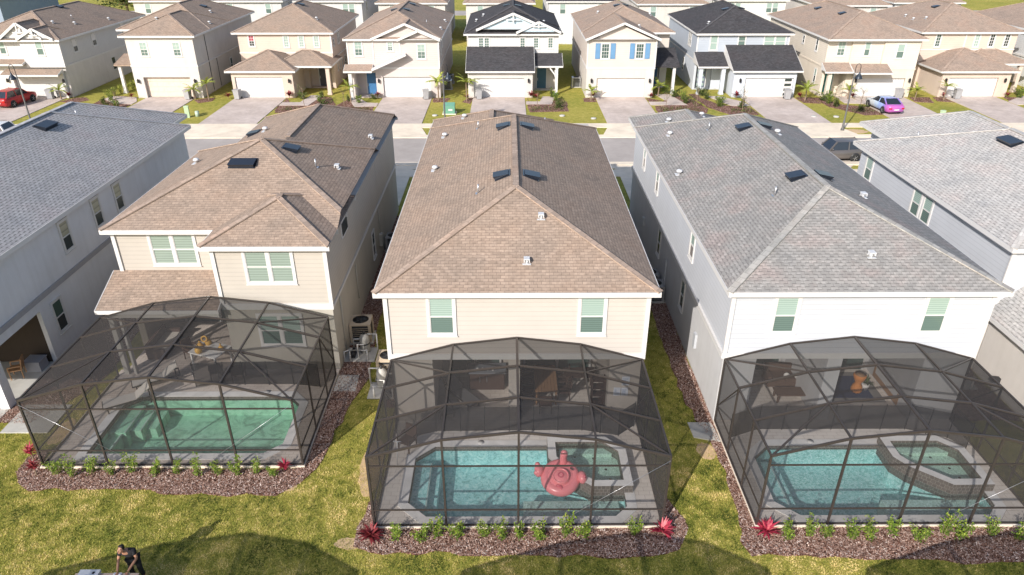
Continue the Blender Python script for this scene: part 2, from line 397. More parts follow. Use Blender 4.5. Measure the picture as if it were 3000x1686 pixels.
def slab(name, polys, z, mat, th=.1, kind='structure'):
    m = M()
    for p in polys:
        m.poly([(x, y, z) for x, y in p])
        for i in range(len(p)):
            a, b = p[i], p[(i+1) % len(p)]
            m.poly([(a[0], a[1], z-th), (b[0], b[1], z-th), (b[0], b[1], z), (a[0], a[1], z)])
    return tag(m.build(name, mat), kind=kind)
def rect(x0, x1, y0, y1): return [(x0, y0), (x1, y0), (x1, y1), (x0, y1)]
slab('road', [rect(-150, 150, 56.35, 63.45)], .03, asphalt, .03)
slab('kerb', [rect(-150, 150, 63.45, 64.25)], .10, conc, .1)
slab('kerb', [rect(-150, 150, 55.6, 56.35)], .10, conc, .1)
slab('pavement', [rect(-150, 150, 66.9, 68.3)], .06, conc, .06)
slab('pavement', [rect(-150, 150, 52.9, 54.5)], .06, conc, .06)
# driveways across the street (paver) and their concrete aprons, then the near side ones
DR = [(-53.9, -48.6), (-39.8, -34.4), (-30.0, -24.4), (-13.8, -8.4), (-3.9, 1.8), (9.6, 15.0), (25.6, 31.4), (38.0, 43.6), (48.1, 53.8), (60.9, 66.5)]
slab('driveway', [rect(a, b, 68.3, 79.4) for a, b in DR], .05, drive_p, .05)
slab('driveway_apron', [[(a-.9, 64.25), (b+.9, 64.25), (b+.15, 66.9), (a-.15, 66.9)] for a, b in DR], .064, conc, .06)
DN = [(-31, -25.5), (-13.2, -7.7), (-4.3, 1.0), (8.7, 14.2), (21.6, 27.1), (34, 39.5)]
slab('driveway_apron', [[(a, 54.5), (b, 54.5), (b+1.0, 55.6), (a-1.0, 55.6)] for a, b in DN], .064, conc, .06)
slab('driveway', [rect(a, b, 46.9, 52.9) for a, b in DN], .05, conc, .05)
# dead grass patch / sand round the lamp post base
def blob(cx, cy, rx, ry, n=22, jit=.12, seed=1):
    r = random.Random(seed); return [(cx+rx*math.cos(2*math.pi*i/n)*(1+r.uniform(-jit, jit)), cy+ry*math.sin(2*math.pi*i/n)*(1+r.uniform(-jit, jit))) for i in range(n)]
sand = concrete('bare_sand', (.56, .40, .24), 2)
slab('bare_soil', [blob(31.8, 65.6, 1.9, .75, seed=2), blob(-5.2, 16.75, .55, .25, seed=4), blob(-8.3, 19.35, .6, .22, seed=5),
                   blob(-5.15, 20.4, .42, 1.5, seed=6), blob(7.6, 21.2, .35, .5, seed=7), blob(-17.9, 22.5, .35, .8, seed=8)], .012, sand, .012)
slab('stepping_slab', [[(-7.62, 26.3), (-6.7, 26.3), (-6.65, 25.1), (-7.62, 25.1)], [(7.25, 22.9), (8.2, 22.9), (8.3, 21.7), (7.3, 22.0)], rect(-20.3, -18.4, 22.4, 24.2)], .05, conc_grey, .05)
# mulch beds
def wob(pts, amp=.12, step=.5, seed=3):
    r = random.Random(seed); out = []
    for i in range(len(pts)):
        a, b = Vector(pts[i]), Vector(pts[(i+1) % len(pts)]); n = max(1, int((b-a).length/step))
        for k in range(n):
            p = a.lerp(b, k/n); out.append((p.x+r.uniform(-amp, amp)*.6, p.y+r.uniform(-amp, amp)*.6))
    return out
MB_A = [(-18.35, 21.0), (-18.3, 20.2), (-17.9, 19.5), (-17.3, 19.25), (-14.6, 19.3), (-12.5, 19.1), (-10.5, 18.95), (-8.3, 19.0), (-7.6, 19.5), (-7.1, 20.8), (-6.95, 22.5), (-6.6, 24.5), (-6.2, 26.5), (-6.6, 30), (-6.5, 36), (-6.6, 45), (-7.7, 45), (-7.7, 20.3), (-17.6, 20.35), (-17.7, 21.4)]
MB_B = [(-4.95, 18.6), (-5.15, 17.4), (-5.05, 16.6), (-4.5, 16.3), (-2, 16.35), (.3, 16.2), (3, 16.15), (5.0, 16.2), (5.65, 16.5), (5.95, 17.3), (5.85, 18.2), (5.3, 19.2), (5.2, 17.35), (-4.6, 17.35), (-4.62, 18.6)]
MB_C = [(7.5, 46), (7.45, 30), (7.45, 25), (7.6, 23.2), (7.95, 21.6), (8.0, 19.6), (7.85, 17.6), (7.7, 16.7), (7.85, 16.2), (9.5, 16.1), (12, 16.0), (15, 15.85), (18.5, 15.9), (18.6, 17.35), (8.35, 17.35), (8.35, 22.9), (8.25, 46)]
MB_D = [(-20.9, 23.0), (-19.4, 23.0), (-18.6, 24.6), (-18.0, 26), (-18.3, 30), (-18.5, 44), (-20.85, 44)]
MB_E = [(18.0, 23), (20.9, 23), (20.9, 44), (18.0, 44)]
MB_F = [(-4.62, 24), (-4.62, 45), (-5.25, 45), (-5.3, 24)]
MB_G = [(5.2, 23), (5.75, 24), (5.8, 45), (5.2, 45)]
near_beds = [wob(p, .16, .45, 10+i) for i, p in enumerate([MB_A, MB_B, MB_C, MB_D, MB_E, MB_F, MB_G])]
slab('mulch_bed', near_beds, .022, mulch_m, .022)
FB = [  # front garden beds across the street
 [(-47.6, 79.2), (-48.5, 77.6), (-46.8, 76.6), (-45.6, 78.2), (-46.6, 79.4)], [(-43.6, 80.2), (-41.2, 79.6), (-40.9, 78.2), (-40.2, 76.6), (-40.0, 72.8), (-42.6, 72.6), (-44.3, 75.4), (-44.4, 78.2)],
 [(-33.4, 79.0), (-34.2, 78.0), (-33.2, 76.8), (-32.0, 77.6), (-32.3, 79.2)], [(-24.2, 79.0), (-23.6, 77.2), (-22.0, 77.0), (-20.6, 79.6), (-19.6, 79.4), (-18.4, 76.2), (-18.5, 73.2), (-23.8, 72.6), (-24.3, 74)],
 [(-17.4, 79.0), (-16.2, 76.6), (-14.2, 76.2), (-14.0, 73.0), (-17.6, 72.6), (-18.2, 75.8)], [(-8.2, 78.9), (-8.1, 77.0), (-6.6, 77.0), (-6.4, 78.9)], [(-4.4, 79), (-5.0, 77.0), (-4.0, 76.4), (-3.95, 79)],
 [(2.1, 79.0), (2.2, 77.4), (4.0, 77.2), (5.6, 79.0), (6.3, 77.0), (6.2, 73.0), (2.2, 72.8), (2.0, 75.5)], [(8.2, 78.9), (8.1, 77.2), (9.5, 77.0), (9.6, 78.9)],
 [(15.2, 78.9), (15.2, 77.2), (16.8, 77.4), (18.6, 80.5), (20.2, 78.0), (20.8, 74.0), (20.2, 72.3), (15.3, 72.3), (15.4, 75.2), (18, 76)],
 [(21.2, 81), (21.2, 79), (22.6, 75.5), (25.4, 74.6), (25.4, 71.6), (22.4, 71.6), (20.9, 74.8), (20.2, 80.5)], [(31.7, 79.0), (31.6, 76.6), (33.4, 76.2), (33.6, 79.0)],
 [(34.2, 79.0), (35.2, 76.0), (37.9, 74.8), (37.9, 71.6), (36.0, 71.4), (33.8, 74.8), (33.4, 78.8)], [(44.3, 79), (43.8, 77), (45.6, 76.4), (46.5, 79)], [(46.8, 79.0), (46.4, 77.2), (48.0, 76.6), (48.0, 79.0)],
 [(54.8, 79), (54.2, 77.2), (56.4, 76.5), (57.6, 79)], [(54.1, 74.6), (54.3, 71.5), (59, 71.2), (60, 75)]]
slab('mulch_bed', [wob(p, .12, .6, 40+i) for i, p in enumerate(FB)], .022, mulch_m, .022)
slab('path', [[(-44.0, 79.9), (-41.0, 79.3), (-40.1, 77.4), (-40.1, 76.2), (-42.2, 76.6), (-44.2, 78.6)], [(-24.3, 77.0), (-24.3, 75.6), (-21.2, 75.6), (-20.6, 80.2), (-22.0, 80.2), (-22.4, 77.0)], [(-16.4, 79.0), (-15.2, 76.8), (-13.9, 76.6), (-13.9, 75.2), (-16.2, 75.0), (-17.1, 77.5)],
  [(1.9, 77.2), (1.9, 76.0), (4.6, 76.0), (5.2, 79.5), (3.8, 79.5), (3.4, 77.2)], [(15.1, 77.0), (15.1, 75.6), (19.0, 75.6), (18.0, 80.5), (16.4, 80.5), (17.2, 77.0)],
  [(22.0, 79.6), (23.4, 79.6), (25.4, 76.8), (25.5, 75.2), (23.6, 75.2)], [(36.2, 79.4), (37.6, 79.4), (38.0, 77.2), (38.0, 76.0), (36.0, 76.4)], [(54.0, 77.0), (54.0, 75.5), (57.5, 76), (58.5, 79.5), (57, 79.5)]], .05, drive_p, .05)

# ------------------------------------------------------------------ houses
def hip_cap(m, p, q, mi=1, w_=.26):
    m.bar(Vector(p)+Vector((0, 0, .012)), Vector(q)+Vector((0, 0, .012)), w_, .05, mi, tint=.5)
def hip(m, fa, x0, x1, y0, y1, ze, p=.417, gables='', fh=.2, caps=True, fasc=True, capy=None):
    """hip roof over the eave rectangle; gables: 'f','b' give gable ends (ridge along y), 'l','r' (ridge along x)"""
    W, D = x1-x0, y1-y0
    along_y = ('f' in gables or 'b' in gables or 'l' not in gables and 'r' not in gables and D >= W)
    hw = (W if along_y else D)/2; zr = ze+hw*p
    if along_y:
        cx = (x0+x1)/2; a = (cx, y0 if 'f' in gables else y0+hw, zr); b = (cx, y1 if 'b' in gables else y1-hw, zr)
        if D < W and 'f' not in gables and 'b' not in gables: pass
        LF, RF, RB, LB = (x0, y0, ze), (x1, y0, ze), (x1, y1, ze), (x0, y1, ze)
        m.poly([RF, RB, b, a]); m.poly([LB, LF, a, b])
        if 'f' not in gables: m.poly([LF, RF, a])
        if 'b' not in gables: m.poly([RB, LB, b])
        if caps:
            if 'f' not in gables and capy is None: hip_cap(m, LF, a); hip_cap(m, RF, a)
            if 'b' not in gables: hip_cap(m, LB, b); hip_cap(m, RB, b)
            if capy is None: hip_cap(m, a, b)
            elif capy < b[1]: hip_cap(m, (a[0], capy, a[2]), b)
        m.poly([LF, LB, RB, RF], 2)
        if fa is not None:
            for e, gy, s in (('f', y0, -1), ('b', y1, 1)):
                if e in gables:
                    for qx in (x0, x1): fa.bar((qx, gy+s*.02, ze-.06), (cx, gy+s*.02, zr-.06), .05, .24)
    else:
        cy = (y0+y1)/2; a = (x0 if 'l' in gables else x0+hw, cy, zr); b = (x1 if 'r' in gables else x1-hw, cy, zr)
        LF, RF, RB, LB = (x0, y0, ze), (x1, y0, ze), (x1, y1, ze), (x0, y1, ze)
        m.poly([LF, RF, b, a]); m.poly([RB, LB, a, b])
        if 'l' not in gables: m.poly([LB, LF, a])
        if 'r' not in gables: m.poly([RF, RB, b])
        if caps:
            if 'l' not in gables: hip_cap(m, LF, a); hip_cap(m, LB, a)
            if 'r' not in gables: hip_cap(m, RF, b); hip_cap(m, RB, b)
            hip_cap(m, a, b)
        m.poly([LF, LB, RB, RF], 2)
    if fa is not None and fasc:
        t = .03
        if 'f' not in gables: fa.box(x0-t, x1+t, y0-t, y0, ze-fh, ze-.004)
        if 'b' not in gables: fa.box(x0-t, x1+t, y1, y1+t, ze-fh, ze-.004)
        fa.box(x0-t, x0, y0, y1, ze-fh, ze-.004); fa.box(x1, x1+t, y0, y1, ze-fh, ze-.004)
    return zr
def shed(m, fa, x0, x1, y0, y1, z0, z1, fh=.18):
    m.poly([(x0, y0, z0), (x1, y0, z0), (x1, y1, z1), (x0, y1, z1)])
    m.poly([(x0, y0, z0-.02), (x0, y1, z1-.02), (x0, y1, z0-.02)], 2); m.poly([(x1, y0, z0-.02), (x1, y1, z0-.02), (x1, y1, z1-.02)], 2)
    m.poly([(x0, y0, z0-.02), (x0, y1, z0-.02), (x1, y1, z0-.02), (x1, y0, z0-.02)], 2)
    fa.box(x0-.03, x1+.03, y0-.03, y0, z0-fh, z0-.004); fa.bar((x0-.015, y0, z0-.08), (x0-.015, y1, z1-.08), .03, .18); fa.bar((x1+.015, y0, z0-.08), (x1+.015, y1, z1-.08), .03, .18)
def clip_x(m_obj, x, org):   # cut a roof mesh flush with the side wall
    bm = bmesh.new(); bm.from_mesh(m_obj.data)
    bmesh.ops.bisect_plane(bm, geom=bm.verts[:]+bm.edges[:]+bm.faces[:], plane_co=(x-org[0], 0, 0), plane_no=(1, 0, 0), clear_outer=True)
    bm.to_mesh(m_obj.data); bm.free()

def block(m, x0, x1, y0, y1, z0, z1, mi=0, front=(), top=True, bottom=False):
    """wall block; front: openings (x0,x1,z0,z1,depth) in the y0 face"""
    xs = sorted({x0, x1, *[o[0] for o in front], *[o[1] for o in front]}); zs = sorted({z0, z1, *[o[2] for o in front], *[o[3] for o in front]})
    for a, b in zip(xs, xs[1:]):
        for c, d in zip(zs, zs[1:]):
            cx, cz = (a+b)/2, (c+d)/2
            if any(o[0] < cx < o[1] and o[2] < cz < o[3] for o in front): continue
            m.poly([(a, y0, c), (b, y0, c), (b, y0, d), (a, y0, d)], mi)
    for (a, b, c, d, dp) in front:
        m.poly([(a, y0, c), (a, y0, d), (a, y0+dp, d), (a, y0+dp, c)], mi); m.poly([(b, y0, d), (b, y0, c), (b, y0+dp, c), (b, y0+dp, d)], mi)
        m.poly([(a, y0, d), (b, y0, d), (b, y0+dp, d), (a, y0+dp, d)], mi); m.poly([(a, y0+dp, c), (b, y0+dp, c), (b, y0+dp, d), (a, y0+dp, d)], mi)
        if c > z0+.01: m.poly([(a, y0, c), (b, y0, c), (b, y0+dp, c), (a, y0+dp, c)], mi)
    m.poly([(x1, y0, z0), (x1, y1, z0), (x1, y1, z1), (x1, y0, z1)], mi); m.poly([(x0, y1, z0), (x0, y0, z0), (x0, y0, z1), (x0, y1, z1)], mi)
    m.poly([(x1, y1, z0), (x0, y1, z0), (x0, y1, z1), (x1, y1, z1)], mi)
    if top: m.poly([(x0, y0, z1), (x1, y0, z1), (x1, y1, z1), (x0, y1, z1)], mi)

WC = {}
def window(root, x, y, z, w_, h, face='-y', up=None, lo=None, grid=(0, 0), trim=.11, double=False, rail=.52, label=None):
    """x,y,z = centre of the sill line on the wall face; w_,h = glass size"""
    up = up or pane_up; lo = lo or pane_lo
    key = (round(w_, 2), round(h, 2), up.name, lo.name, grid, trim, double, rail)
    if key not in WC:
        fr = M(); t, d, s = trim, .045, .045; tw = w_*(2 if double else 1)+(.14 if double else 0)
        x0, x1 = -tw/2, tw/2
        fr.box(x0-t, x1+t, -d, .0, -t, 0, skip='b'); fr.box(x0-t, x1+t, -d, 0, h, h+t, skip='b')
        fr.box(x0-t, x0, -d, 0, 0, h, skip='b'); fr.box(x1, x1+t, -d, 0, 0, h, skip='b')
        if double: fr.box(-.07, .07, -d, 0, 0, h, skip='b')
        fr.box(x0-t-.03, x1+t+.03, -d-.03, -.001, -t-.03, -t, skip='b')
        pu, pl = M(), M()
        for cx in ((-w_/2-.07, w_/2+.07) if double else (0,)):
            a, b = cx-w_/2, cx+w_/2; hm = h*(1-rail)
            fr.box(a, b, -.032, -.004, hm-.025, hm+.025); fr.box(a, a+.03, -.03, -.004, 0, h); fr.box(b-.03, b, -.03, -.004, 0, h)
            fr.box(a, b, -.029, -.004, 0, .03); fr.box(a, b, -.029, -.004, h-.03, h)
            pu.poly([(a, -.012, hm), (b, -.012, hm), (b, -.012, h), (a, -.012, h)]); pl.poly([(a, -.008, 0), (b, -.008, 0), (b, -.008, hm), (a, -.008, hm)])
            gx, gz = grid
            for i in range(1, gx): fr.box(a+(b-a)*i/gx-.014, a+(b-a)*i/gx+.014, -.026, -.006, 0, h)
            for zz0, zz1 in ((0, hm), (hm, h)):
                for j in range(1, gz): zz = zz0+(zz1-zz0)*j/gz; fr.box(a, b, -.025, -.006, zz-.014, zz+.014)
        F = fr.build('window', white_trim); U = pu.build('pane', up); Lo = pl.build('pane', lo)
        U.parent = F; Lo.parent = F; WC[key] = (F, U, Lo); o = F
    else:
        F, U, Lo = WC[key]; o = F.copy(); C.objects.link(o)
        for q in (U, Lo): cc = q.copy(); C.objects.link(cc); cc.parent = o
    og = root['_org']; o.location = (x-og[0], y-og[1], z-og[2]); o.parent = root
    o.rotation_euler = (0, 0, {'-y': 0, '+x': R(90), '-x': R(-90), '+y': R(180)}[face])
    return o
def part(root, name, mat, fn, parent=None):
    m = M(); fn(m); o = m.build(name, mat, parent or root, org=root['_org']) if parent is None else m.build(name, mat, parent, org=root['_org'])
    if parent is None: o.parent = root
    return o
def garage_door(root, x0, x1, y, z0, z1, mat, windows=False):
    m = M(); n = 4; h = (z1-z0)/n
    m.box(x0, x1, y+.03, y+.06, z0, z1, skip='b')
    for i in range(n):
        m.box(x0, x1, y, y+.031, z0+i*h+.012, z0+(i+1)*h-.012, skip='b')
        for k in range(8 if x1-x0 > 4 else 4):
            nn = 8 if x1-x0 > 4 else 4; a = x0+(x1-x0)*(k+.12)/nn; b = x0+(x1-x0)*(k+.88)/nn
            m.box(a, b, y-.008, y, z0+i*h+.1, z0+(i+1)*h-.1, skip='b')
    o = m.build('garage_door', mat, root)
    t = M()
    t.box(x0-.12, x0, y-.14, y-.10, z0, z1+.12); t.box(x1, x1+.12, y-.14, y-.10, z0, z1+.12); t.box(x0, x1, y-.14, y-.10, z1, z1+.12)
    t.build('door_trim', white_trim, root)
    if windows:
        g = M()
        for i in range(n): g.box(x1-.9, x1-.15, y-.02, y-.009, z0+i*h+.12, z0+(i+1)*h-.12)
        g.build('pane', pane_dk, o, org=root['_org'])
    return o
def door(root, x, y, w_, h, mat, lites=False, z=.1):
    m = M(); m.box(x-w_/2, x+w_/2, y-.05, y-.005, z, z+h)
    for i in range(3): m.box(x-w_/2+.12, x+w_/2-.12, y-.065, y-.05, z+.15+i*h*.31, z+.1+(i+.85)*h*.31)
    d = m.build('door', mat, root)
    h_ = M(); h_.box(x-w_/2+.06, x-w_/2+.11, y-.10, y-.066, z+h*.38, z+h*.52); h_.build('handle', vent_mtl, d, org=root['_org'])
    f = M(); f.box(x-w_/2-.1, x-w_/2, y-.07, y, z, z+h+.1); f.box(x+w_/2, x+w_/2+.1, y-.07, y, z, z+h+.1); f.box(x-w_/2, x+w_/2, y-.07, y, z+h, z+h+.1)
    f.build('door_trim', white_trim, root)
    if lites:
        g = M()
        for i in range(4): g.box(x-w_/2+.15, x+w_/2-.15, y-.075, y-.066, z+.2+i*h*.23, z+.2+i*h*.23+.3)
        g.build('pane', pane_up, d, org=root['_org'])
    return d
def coach_lamp(root, x, y, z=1.9):
    m = M(); m.box(x-.05, x+.05, y-.05, y-.002, z-.12, z+.1); m.box(x-.09, x+.09, y-.26, y-.08, z-.22, z+.08); m.lathe([(.13, 0), (.02, .14)], (x, y-.17, z+.08), 8); m.box(x-.02, x+.02, y-.1, y-.04, z, z+.03)
    return m.build('wall_lamp', black_m, root)
def column(root, x, y, z0, z1, w_=.35, mat=None):
    m = M(); m.box(x-w_/2, x+w_/2, y-w_/2, y+w_/2, z0, z1); m.box(x-w_/2-.05, x+w_/2+.05, y-w_/2-.05, y+w_/2+.05, z0, z0+.2); m.box(x-w_/2-.04, x+w_/2+.04, y-w_/2-.04, y+w_/2+.04, z1-.15, z1-.01)
    return m.build('column', mat or white_trim, root)

# roof furniture: box vents, mushroom vents, pipes; placed on the slope under them
def slope_rot(n):
    n = Vector(n).normalized(); u = Vector((0, 0, 1)).cross(n)
    u = u.normalized() if u.length > 1e-4 else Vector((1, 0, 0)); v = n.cross(u)
    return Matrix((u, v, n)).transposed().to_4x4()
VP = {}
def vent_proto(kind):
    m = M()
    if kind == 'box':
        m.box(-.42, .42, -.32, .42, 0, .03); 
        v = [(-.3, -.30, .03), (.3, -.30, .03), (.3, .34, .03), (-.3, .34, .03), (-.34, -.34, .20), (.34, -.34, .20), (.34, .34, .07), (-.34, .34, .07)]
        for f in ((0, 1, 5, 4), (1, 2, 6, 5), (2, 3, 7, 6), (3, 0, 4, 7), (4, 5, 6, 7)): m.poly([v[i] for i in f])
        return m, vent_blk, 'box_vent'
    if kind == 'wide':
        m.box(-.62, .62, -.3, .4, 0, .03)
        v = [(-.55, -.26, .03), (.55, -.26, .03), (.55, .34, .03), (-.55, .34, .03), (-.6, -.3, .22), (.6, -.3, .22), (.6, .3, .1), (-.6, .3, .1)]
        for f in ((0, 1, 5, 4), (1, 2, 6, 5), (2, 3, 7, 6), (3, 0, 4, 7), (4, 5, 6, 7)): m.poly([v[i] for i in f])
        return m, vent_blk, 'box_vent'
    if kind == 'cap':
        m.box(-.2, .2, -.2, .2, 0, .015); m.lathe([(.08, 0), (.08, .16), (.155, .16), (.16, .2), (.12, .26), (.03, .28)], (0, 0, 0), 12)
        return m, vent_wht, 'roof_vent'
    if kind == 'duct':
        m.box(-.16, .16, -.16, .16, 0, .015); m.lathe([(.07, 0), (.07, .2)], (0, 0, 0), 10); m.box(-.11, .11, -.16, .11, .2, .24); m.box(-.11, .11, .07, .11, .05, .2); m.box(-.11, -.08, -.16, .11, .1, .2); m.box(.08, .11, -.16, .11, .1, .2)
        return m, vent_wht, 'roof_vent'
    m.box(-.12, .12, -.12, .12, 0, .012, 0); m.lathe([(.035, 0), (.035, .42)], (0, 0, 0), 8)
    return m, vent_mtl, 'vent_pipe'
def vents(root, roof, items):
    """items: (kind, x, y, z, normal)"""
    for kind, x, y, z, n in items:
        if kind not in VP:
            m, mat, nm = vent_proto(kind); o = m.build(nm, mat); VP[kind] = o
        else: o = VP[kind].copy(); C.objects.link(o)
        og = root['_org']; o.parent = roof
        mt = slope_rot(n); 
        if kind in ('cap', 'pipe', 'duct'): mt = Matrix.Identity(4)
        mt.translation = Vector((x-og[0], y-og[1], z-og[2]+(0.0 if kind in ('box', 'wide') else -.03)))
        o.matrix_basis = mt

def hz(h, x, y):
    x0, x1, y0, y1, ze, p, g = h[:7]
    if not (x0 <= x <= x1 and y0 <= y <= y1): return -9, None
    al = ('f' in g or 'b' in g or ('l' not in g and 'r' not in g and y1-y0 >= x1-x0)); d = []
    if al:
        d += [(x-x0, (-p, 0, 1)), (x1-x, (p, 0, 1))]
        if 'f' not in g: d.append((y-y0, (0, -p, 1)))
        if 'b' not in g: d.append((y1-y, (0, p, 1)))
    else:
        d += [(y-y0, (0, -p, 1)), (y1-y, (0, p, 1))]
        if 'l' not in g: d.append((x-x0, (-p, 0, 1)))
        if 'r' not in g: d.append((x1-x, (p, 0, 1)))
    q = min(d, key=lambda t: t[0]); return ze+q[0]*p, q[1]
def roof_on(root, hips, mat, vlist=(), fmat=None, clip=None, sheds=(), fh=.2):
    m = M(); fa = M()
    for h in hips: hip(m, fa, *h[:6], gables=h[6], fh=fh, capy=h[7] if len(h) > 7 else None)
    for s_ in sheds: shed(m, fa, *s_)
    capm = CAPS[mat.name]
    o = m.build('roof', [mat, capm, white_trim], root); f = fa.build('fascia', fmat or white_trim, root)
    if clip is not None: clip_x(o, clip, root['_org']); clip_x(f, clip+.03, root['_org'])
    its = []
    for k, x, y in vlist:
        best = max((hz(h, x, y) for h in hips), key=lambda t: t[0])
        if best[1] is not None: its.append((k, x, y, best[0], best[1]))
    vents(root, o, its); return o
CAPS = {}
for mt, c in ((sh_brown, (.44, .34, .275)), (sh_brown2, (.44, .34, .275)), (sh_light, (.58, .56, .54)), (sh_grey, (.42, .41, .39)), (sh_blue, (.50, .50, .52)), (sh_dark, (.11, .108, .115))):
    CAPS[mt.name] = shingle('caps_'+mt.name, c, tuple(v*.9 for v in c), tuple(v*.55 for v in c), row=.3, wid=.4)
HG = 'houses along the street'

# ---- house B (centre)
B = wthing('house', 'cream two-storey house with long brown roof behind the pool with the pig float', 'house', (.3, 23, 0), HG)
def wl(m):
    block(m, -4.6, 5.2, 23, 46, 0, 3.16, 0, front=[(-2.97, -.02, .1, 3.07, 3.6), (.43, 3.92, .1, 3.07, 3.6)], top=False)
    block(m, -4.6, 5.2, 23, 46, 3.16, 6.05, 1)
wB = part(B, 'wall', [cream_st, creamB], wl)
part(B, 'trim', white_trim, lambda m: (m.box(-4.66, 5.26, 22.94, 22.998, 3.1, 3.34), m.box(-4.66, -4.5, 22.94, 22.999, 3.34, 6.05), m.box(5.1, 5.26, 22.94, 22.999, 3.34, 6.05), m.box(-4.66, -4.603, 23, 46, 3.1, 3.3), m.box(5.203, 5.26, 23, 46, 3.1, 3.3)))
roof_on(B, [(-4.9, 5.5, 22.6, 44.4, 6.22, .417, ''), (-4.88, 2.9, 30, 46.4, 6.212, .417, '', 40.6)], sh_brown,
    [('box', -.30, 29.8), ('box', 1.0, 29.9), ('box', -.28, 37.7), ('box', 1.0, 37.9), ('cap', -2.69, 43.4), ('cap', -3.7, 40.7), ('cap', -3.74, 34.8), ('duct', .67, 23.94), ('pipe', -1.7, 39.5), ('pipe', -1.3, 28.8), ('duct', 1.28, 26.1), ('pipe', 2.2, 42.6)])
window(B, -2.52, 23, 4.27, .88, 1.52); window(B, 3.12, 23, 4.27, .88, 1.52)
window(B, 5.2, 30, 4.2, .8, 1.4, '+x'); window(B, -4.6, 33, 4.2, .8, 1.4, '-x')
def slider(root, x0, x1, y):
    g = M(); g.box(x0, x1, y, y+.05, .12, 2.6); o = g.build('sliding_door', pane_gr, root)
    f_ = M(); xm = (x0+x1)/2
    for a, b in ((x0-.06, x0+.03), (xm-.06, xm+.06), (x1-.03, x1+.06)): f_.box(a, b, y-.06, y-.002, .12, 2.6)
    f_.box(x0+.03, xm-.06, y-.055, y-.003, 2.54, 2.6); f_.box(xm+.06, x1-.03, y-.055, y-.003, 2.54, 2.6); f_.build('frame', white_trim, o, org=root['_org'])
slider(B, -2.6, -.4, 26.53); slider(B, .7, 3.6, 26.53)

# ---- house C (right of centre)
Cc = wthing('house', 'white two-storey house with mottled grey shingle roof, right of the cream house', 'house', (13.1, 23, 0), HG)
def wl(m):
    block(m, 8.3, 18.0, 23, 45.6, 0, 3.16, 0, front=[(9.6, 12.4, .1, 3.07, 3.6), (12.97, 16.16, .1, 3.07, 3.6)], top=False)
    block(m, 8.3, 18.0, 23, 45.6, 3.16, 6.05, 1)
part(Cc, 'wall', [white_st, whiteC], wl)
part(Cc, 'trim', white_trim, lambda m: (m.box(8.24, 18.06, 22.94, 22.998, 3.1, 3.34), m.box(8.24, 8.4, 22.94, 22.999, 3.34, 6.05), m.box(17.9, 18.06, 22.94, 22.999, 3.34, 6.05), m.box(8.2, 8.297, 22.95, 45.6, 3.12, 3.34), m.box(18.003, 18.06, 23, 45.6, 3.1, 3.3)))
roof_on(Cc, [(8.0, 18.3, 22.6, 44.6, 6.22, .417, ''), (8.02, 14, 30, 47.0, 6.212, .417, '', 41.7)], sh_grey,
    [('box', 12.55, 37.55), ('box', 13.75, 37.9), ('box', 12.55, 29.7), ('box', 13.8, 29.85), ('cap', 9.8, 43.1), ('cap', 9.4, 40.7), ('cap', 8.7, 34.7), ('cap', 12.06, 44.2), ('cap', 14.3, 37.2), ('duct', 13.67, 24.2), ('pipe', 11.2, 39.2), ('pipe', 11.4, 28.7), ('duct', 15.3, 28.9)])
window(Cc, 10.36, 23, 4.3, .8, 1.48); window(Cc, 15.98, 23, 4.3, .8, 1.48)
for yy in (29.2, 37.7, 41.9): window(Cc, 8.3, yy, 4.47, .62, 1.24, '-x', pane_up, plain('pane_taupe', (.22, .20, .19), .15))
window(Cc, 8.3, 35.75, 1.53, .6, 1.4, '-x', pane_gr, pane_dk); window(Cc, 8.3, 29.8, 1.5, .6, 1.4, '-x', pane_gr, pane_dk)
slider(Cc, 9.9, 12.1, 26.53); slider(Cc, 13.3, 15.9, 26.53)
gm = plain('grey_meter', (.45, .47, .5), .5)
part(Cc, 'meter_box', gm, lambda m: m.box(8.2, 8.3, 26.6, 26.9, 1.2, 1.9)); part(Cc, 'conduit', gm, lambda m: m.box(8.24, 8.3, 33.5, 33.6, .3, 2.2)); part(Cc, 'meter_box', gm, lambda m: m.box(8.2, 8.3, 40.2, 40.5, 1.3, 1.8))

# ---- house A (left of centre)
A = wthing('house', 'beige house with brown multi-hip roof and low porch roof, left of the cream house', 'house', (-12.4, 26.7, 0), HG)
def wl(m):
    block(m, -12.3, -7.6, 26.7, 28.4, 0, 3.3, 0, top=False); block(m, -17.2, -7.6, 28.38, 38.9, 0, 3.3, 0, front=[(-16.9, -12.5, .1, 3.0, 2.6)], top=False)
    block(m, -12.3, -7.6, 26.7, 28.42, 3.3, 6.2, 1); block(m, -17.2, -7.6, 28.4, 38.9, 3.3, 6.3, 1); block(m, -15.6, -7.6, 38.92, 46, 0, 3.3, 0, top=False); block(m, -15.6, -7.6, 38.92, 46, 3.3, 6.3, 1); m.box(-7.72, -7.602, 30.0, 45.9, 6.3, 6.66, 1)
part(A, 'wall', [beige_st, beigeA], wl)
part(A, 'trim', white_trim, lambda m: (m.box(-12.36, -7.54, 26.64, 26.698, 3.22, 3.5), m.box(-12.36, -12.2, 26.64, 26.699, 3.5, 6.2), m.box(-7.7, -7.54, 26.64, 26.699, 3.5, 6.2), m.box(-17.26, -17.1, 28.33, 28.398, 4.2, 6.2), m.box(-12.36, -12.303, 26.7, 28.3, 3.5, 6.2), m.box(-7.597, -7.55, 26.7, 46, 3.22, 3.36)))
